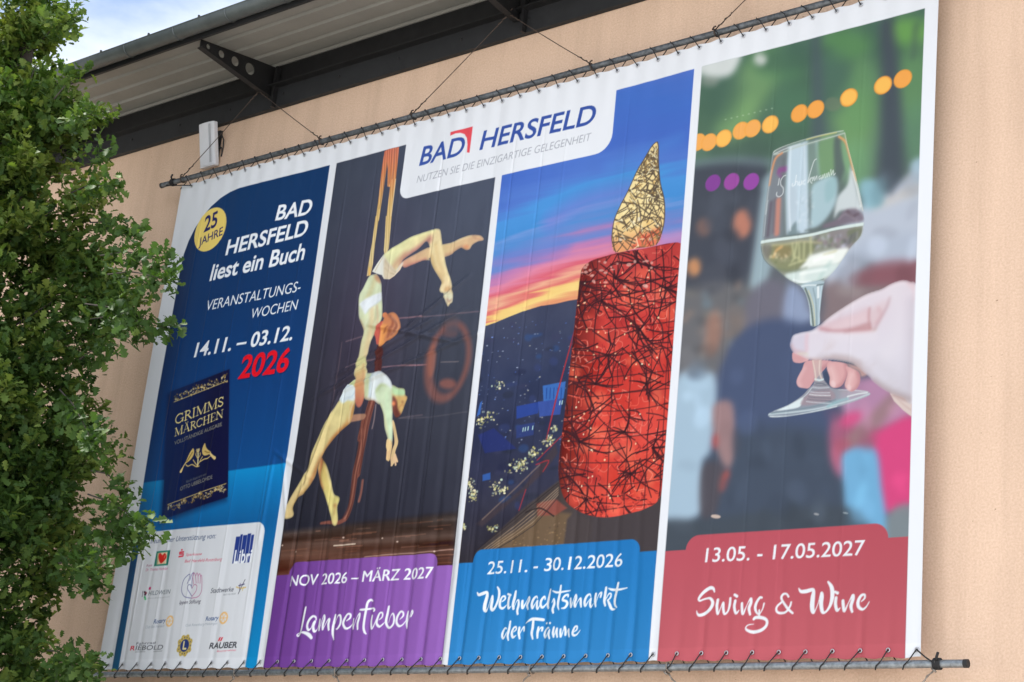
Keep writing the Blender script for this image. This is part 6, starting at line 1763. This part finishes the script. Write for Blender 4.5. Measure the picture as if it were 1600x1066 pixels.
# ------------------------------------------------------------------ oak tree
rt = np.random.RandomState(5)
AX, AY = -0.236, -1.6
tree = empty('oak_tree', (AX, AY, 0), 'dense dark green leafy tree at the left edge in front of the wall and banner', 'tree')
PXM = 0.00556
ys = [-260, -160, -60, 0, 60, 100, 170, 250, 300, 340, 400, 460, 530, 613, 663, 740, 798, 840, 900, 960, 1000, 1040, 1066, 1160, 1300, 1450]
rsx = [6, 16, 22, 24, 34, 46, 94, 98, 130, 120, 192, 204, 176, 194, 186, 186, 184, 180, 172, 170, 172, 186, 206, 222, 210, 120]
zs = [5.471 + (533 - y) * 0.00553 for y in ys]
zlo, zhi = zs[-1], zs[0]
def rad(z): return np.interp(z, zs[::-1], [r * PXM for r in rsx[::-1]])
view = np.array([CAM[0] - AX, CAM[1] - AY]); view /= np.linalg.norm(view)
right = np.array([-view[1], view[0]])
thr = math.atan2(right[1], right[0])
def n3(p, f, s):
    q = p * f + s
    return (np.sin(q[:, 0] * 1.7 + 1.3 * np.sin(q[:, 1] * 1.1)) + np.sin(q[:, 1] * 1.9 + 1.1 * np.sin(q[:, 2] * 1.3)) + np.sin(q[:, 2] * 2.1 + 1.2 * np.sin(q[:, 0] * 0.9))) / 3
NC = 10500
cz = zlo + (zhi - zlo) * rt.rand(NC * 3)
keep = rt.rand(NC * 3) < np.clip(rad(cz) / 1.5, 0.1, 1)
cz = cz[keep][:NC]
th = rt.rand(len(cz)) * 2 * np.pi
dth = np.abs((th - thr + np.pi) % (2 * np.pi) - np.pi)
side = np.exp(-(dth / 0.5) ** 2)
zq = cz + (1 - side) * 0.5 * np.sin(th * 3 + cz * 1.3)
R_ = rad(zq) * (1 + (1 - side) * 0.14 * np.sin(th * 5 + cz * 2.1))
rho = R_ * (1 - 0.75 * rt.rand(len(cz)) ** 1.5)
cp = np.c_[AX + rho * np.cos(th), AY + rho * np.sin(th), cz]
# two thirds of the twigs gather into branchlets, so that dark gaps open between the clumps
bc = rt.randint(0, len(cp), 520)
own = bc[rt.randint(0, 520, len(cp))]
mv = rt.rand(len(cp)) < 0.68
shift = rt.normal(0, 1, (len(cp), 3)) * np.array([0.115, 0.115, 0.085])
cp[mv] = cp[own[mv]] + shift[mv]
th[mv] = th[own[mv]]
gap = n3(cp, 2.9, 3.1) + 0.45 * n3(cp, 6.5, 1.7)
cp, th, rho, R_ = [v[gap > -0.42] for v in (cp, th, rho, R_)]
cd_ = np.c_[np.cos(th), np.sin(th), 0.35 + 0.5 * rt.rand(len(th))]
sizes = np.ones(len(th))
# sprays that stick out of the crown
tips = [((95, 40), (121, 12)), ((70, 60), (108, 30)), ((90, 150), (126, 118)), ((95, 200), (148, 176)), ((120, 250), (165, 235)), ((120, 300), (177, 290)), ((150, 350), (216, 366)), ((170, 400), (262, 405)), ((180, 430), (264, 438)),
        ((150, 480), (268, 516)), ((150, 500), (205, 510)), ((130, 560), (168, 548)), ((150, 740), (203, 770)), ((150, 780), (240, 834)), ((150, 815), (214, 842)), ((130, 850), (196, 862)), ((110, 900), (165, 918)), ((100, 880), (158, 880)), ((90, 1066), (146, 1038)), ((80, 1020), (120, 1046)), ((100, 620), (150, 700))]
tw_paths = []
ep, ed = [], []
for (x0, y0), (x1, y1) in tips:
    a_, b_ = on(x0, y0, AY + rt.uniform(-0.2, 0.1)), on(x1, y1, AY + rt.uniform(-0.35, 0.1))
    d_ = b_ - a_
    mid = (a_ + b_) / 2 + np.array([0, 0, 0.03])
    tw_paths.append([a_ - d_ * 0.15, (a_ + mid) / 2 + np.array([0, 0, 0.02]), mid, b_ - d_ * 0.08])
    nk = max(4, int(np.linalg.norm(d_) / 0.055))
    for k in range(nk):
        s = 0.05 + 0.95 * (k + rt.rand()) / nk
        ep.append(a_ + d_ * s + rt.normal(0, 0.035 * (1.3 - s * 0.6), 3)); ed.append(d_ / np.linalg.norm(d_) + rt.normal(0, 0.45, 3))
    ep.append(b_ - d_ * 0.05); ed.append(d_ / np.linalg.norm(d_))
cp = np.r_[cp, np.array(ep)]; cd_ = np.r_[cd_, np.array(ed)]
LPC = 16
n_cl = len(cp)
cl = np.repeat(np.arange(n_cl), LPC)
is_tip = cl >= n_cl - len(ep)
sel = ~(is_tip & (rt.rand(len(cl)) > 0.62))
cl = cl[sel]; is_tip = is_tip[sel]
nl = len(cl)
cdn = cd_ / np.linalg.norm(cd_, axis=1, keepdims=True)
along = rt.rand(nl)
base = cp[cl] + cdn[cl] * (along[:, None] * 0.14 - 0.05) + rt.normal(0, 0.030, (nl, 3))
ldir = cdn[cl] * 0.75 + rt.normal(0, 0.62, (nl, 3)) + np.array([0, 0, 0.05])
ldir /= np.linalg.norm(ldir, axis=1, keepdims=True)
nn = np.array([0, 0, 1.0]) + 0.7 * cdn[cl] + rt.normal(0, 0.55, (nl, 3))
nn -= ldir * (nn * ldir).sum(1, keepdims=True)
nn /= np.linalg.norm(nn, axis=1, keepdims=True)
sd_ = np.cross(ldir, nn)
size = 0.074 * (0.5 + 0.9 * rt.rand(nl) ** 1.3)
tS = np.array([0.0, 0.12, 0.28, 0.40, 0.55, 0.68, 0.82, 1.0])
wS = np.array([0.012, 0.09, 0.25, 0.13, 0.36, 0.19, 0.31, 0.05])
st = len(tS)
V = np.empty((nl, st, 3, 3), np.float32)
curl = (rt.rand(nl) - 0.35) * 0.35
fold = 0.25 + 0.3 * rt.rand(nl)
for k in range(st):
    c = base + ldir * (size * tS[k])[:, None] - nn * (size * curl * tS[k] ** 2)[:, None]
    V[:, k, 1] = c
    for s, ix in ((-1, 0), (1, 2)):
        V[:, k, ix] = c + sd_ * (s * wS[k] * size)[:, None] + nn * (wS[k] * size * fold)[:, None]
nv = st * 3
f = []
for k in range(st - 1):
    o = k * 3
    f += [(o, o + 1, o + 4, o + 3), (o + 1, o + 2, o + 5, o + 4)]
f = np.array(f)
F = (np.arange(nl)[:, None, None] * nv + f[None]).reshape(-1, 4)
me = bpy.data.meshes.new('crown')
me.vertices.add(nl * nv); me.loops.add(F.size); me.polygons.add(len(F))
me.vertices.foreach_set('co', (V.reshape(-1, 3) - np.array([AX, AY, 0])).astype(np.float32).ravel())
me.loops.foreach_set('vertex_index', F.astype(np.int32).ravel())
me.polygons.foreach_set('loop_start', np.arange(0, F.size, 4, dtype=np.int32))
me.update(calc_edges=True)
me.shade_smooth()
own_all = np.r_[np.where(mv, own, np.arange(len(mv)))[gap > -0.42] + 1, np.zeros(len(ep), int)]
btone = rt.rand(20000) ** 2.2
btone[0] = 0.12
lit_tone = np.clip(0.25 * rt.rand(nl) + 0.60 * btone[own_all % 20000][cl] * (0.5 + 0.5 * rt.rand(nl)) + 0.25 * (along > 0.75) * rt.rand(nl), 0, 1)
lit_tone = np.clip(lit_tone + 0.34 * np.clip((base[:, 2] - 5.6) / 2.6, 0, 1) * (0.35 + 0.65 * rt.rand(nl)) + 0.12 * np.clip((rt.rand(nl) - 0.8) * 5, 0, 1), 0, 1)  # tone rises towards the top: sunlit highlights painted into the leaf colour
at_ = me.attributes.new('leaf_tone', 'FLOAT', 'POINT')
at_.data.foreach_set('value', np.repeat(lit_tone, nv).astype(np.float32))
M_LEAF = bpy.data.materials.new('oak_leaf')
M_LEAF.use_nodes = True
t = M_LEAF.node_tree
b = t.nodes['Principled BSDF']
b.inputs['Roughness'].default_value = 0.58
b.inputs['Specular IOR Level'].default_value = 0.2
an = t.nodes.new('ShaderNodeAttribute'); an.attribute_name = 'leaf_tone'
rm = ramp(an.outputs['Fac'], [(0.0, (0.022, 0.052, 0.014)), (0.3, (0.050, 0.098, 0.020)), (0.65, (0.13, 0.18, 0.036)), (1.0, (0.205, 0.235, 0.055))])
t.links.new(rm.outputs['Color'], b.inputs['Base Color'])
tl = t.nodes.new('ShaderNodeBsdfTranslucent')
gm = t.nodes.new('ShaderNodeMix'); gm.data_type = 'RGBA'; gm.blend_type = 'MULTIPLY'; gm.inputs['Factor'].default_value = 1
gm.inputs['B'].default_value = (1.35, 1.5, 0.6, 1)
t.links.new(rm.outputs['Color'], gm.inputs['A'])
t.links.new(gm.outputs['Result'], tl.inputs['Color'])
ms_ = t.nodes.new('ShaderNodeMixShader'); ms_.inputs[0].default_value = 0.28
out = t.nodes['Material Output']
t.links.new(b.outputs[0], ms_.inputs[1]); t.links.new(tl.outputs[0], ms_.inputs[2]); t.links.new(ms_.outputs[0], out.inputs['Surface'])
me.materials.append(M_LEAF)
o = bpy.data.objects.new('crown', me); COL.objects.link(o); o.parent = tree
M_BARK = mat('bark', (0.04, 0.032, 0.025), 0.9, var=0.4, vscale=14, bump=0.6, bscale=22, bdist=0.02)
bm = bmesh.new()
tp = [(AX + 0.03 * math.sin(i * 1.1), AY + 0.03 * math.cos(i * 0.9), zhi * 0.96 * i / 16 - 0.05) for i in range(17)]
tube(bm, tp, [0.17 * (1 - i / 17) ** 0.8 + 0.008 for i in range(17)], 12)
link('trunk', bm, M_BARK, tree, True)
bm = bmesh.new()
for i in range(80):
    z = rt.uniform(zlo + 0.1, zhi - 0.8)
    a_ = rt.uniform(0, 6.28)
    r = float(rad(min(z + 0.5, zhi))) * rt.uniform(0.5, 0.75)
    dx, dy = math.cos(a_) * r, math.sin(a_) * r
    x0, y0 = AX, AY
    rise = rt.uniform(0.3, 0.8)
    pts = [(x0, y0, z), (x0 + dx * 0.35, y0 + dy * 0.35, z + rise * 0.3), (x0 + dx * 0.7, y0 + dy * 0.7, z + rise * 0.7), (x0 + dx, y0 + dy, z + rise)]
    r0 = 0.008 + 0.016 * (zhi - z) / (zhi - zlo)
    tube(bm, pts, [r0, r0 * 0.7, r0 * 0.45, 0.004], 6)
link('branches', bm, M_BARK, tree, True)
for p in tw_paths:
    bm = bmesh.new()
    tube(bm, p, [0.006, 0.005, 0.004, 0.002], 5)
    link('twig', bm, M_BARK, tree, True)
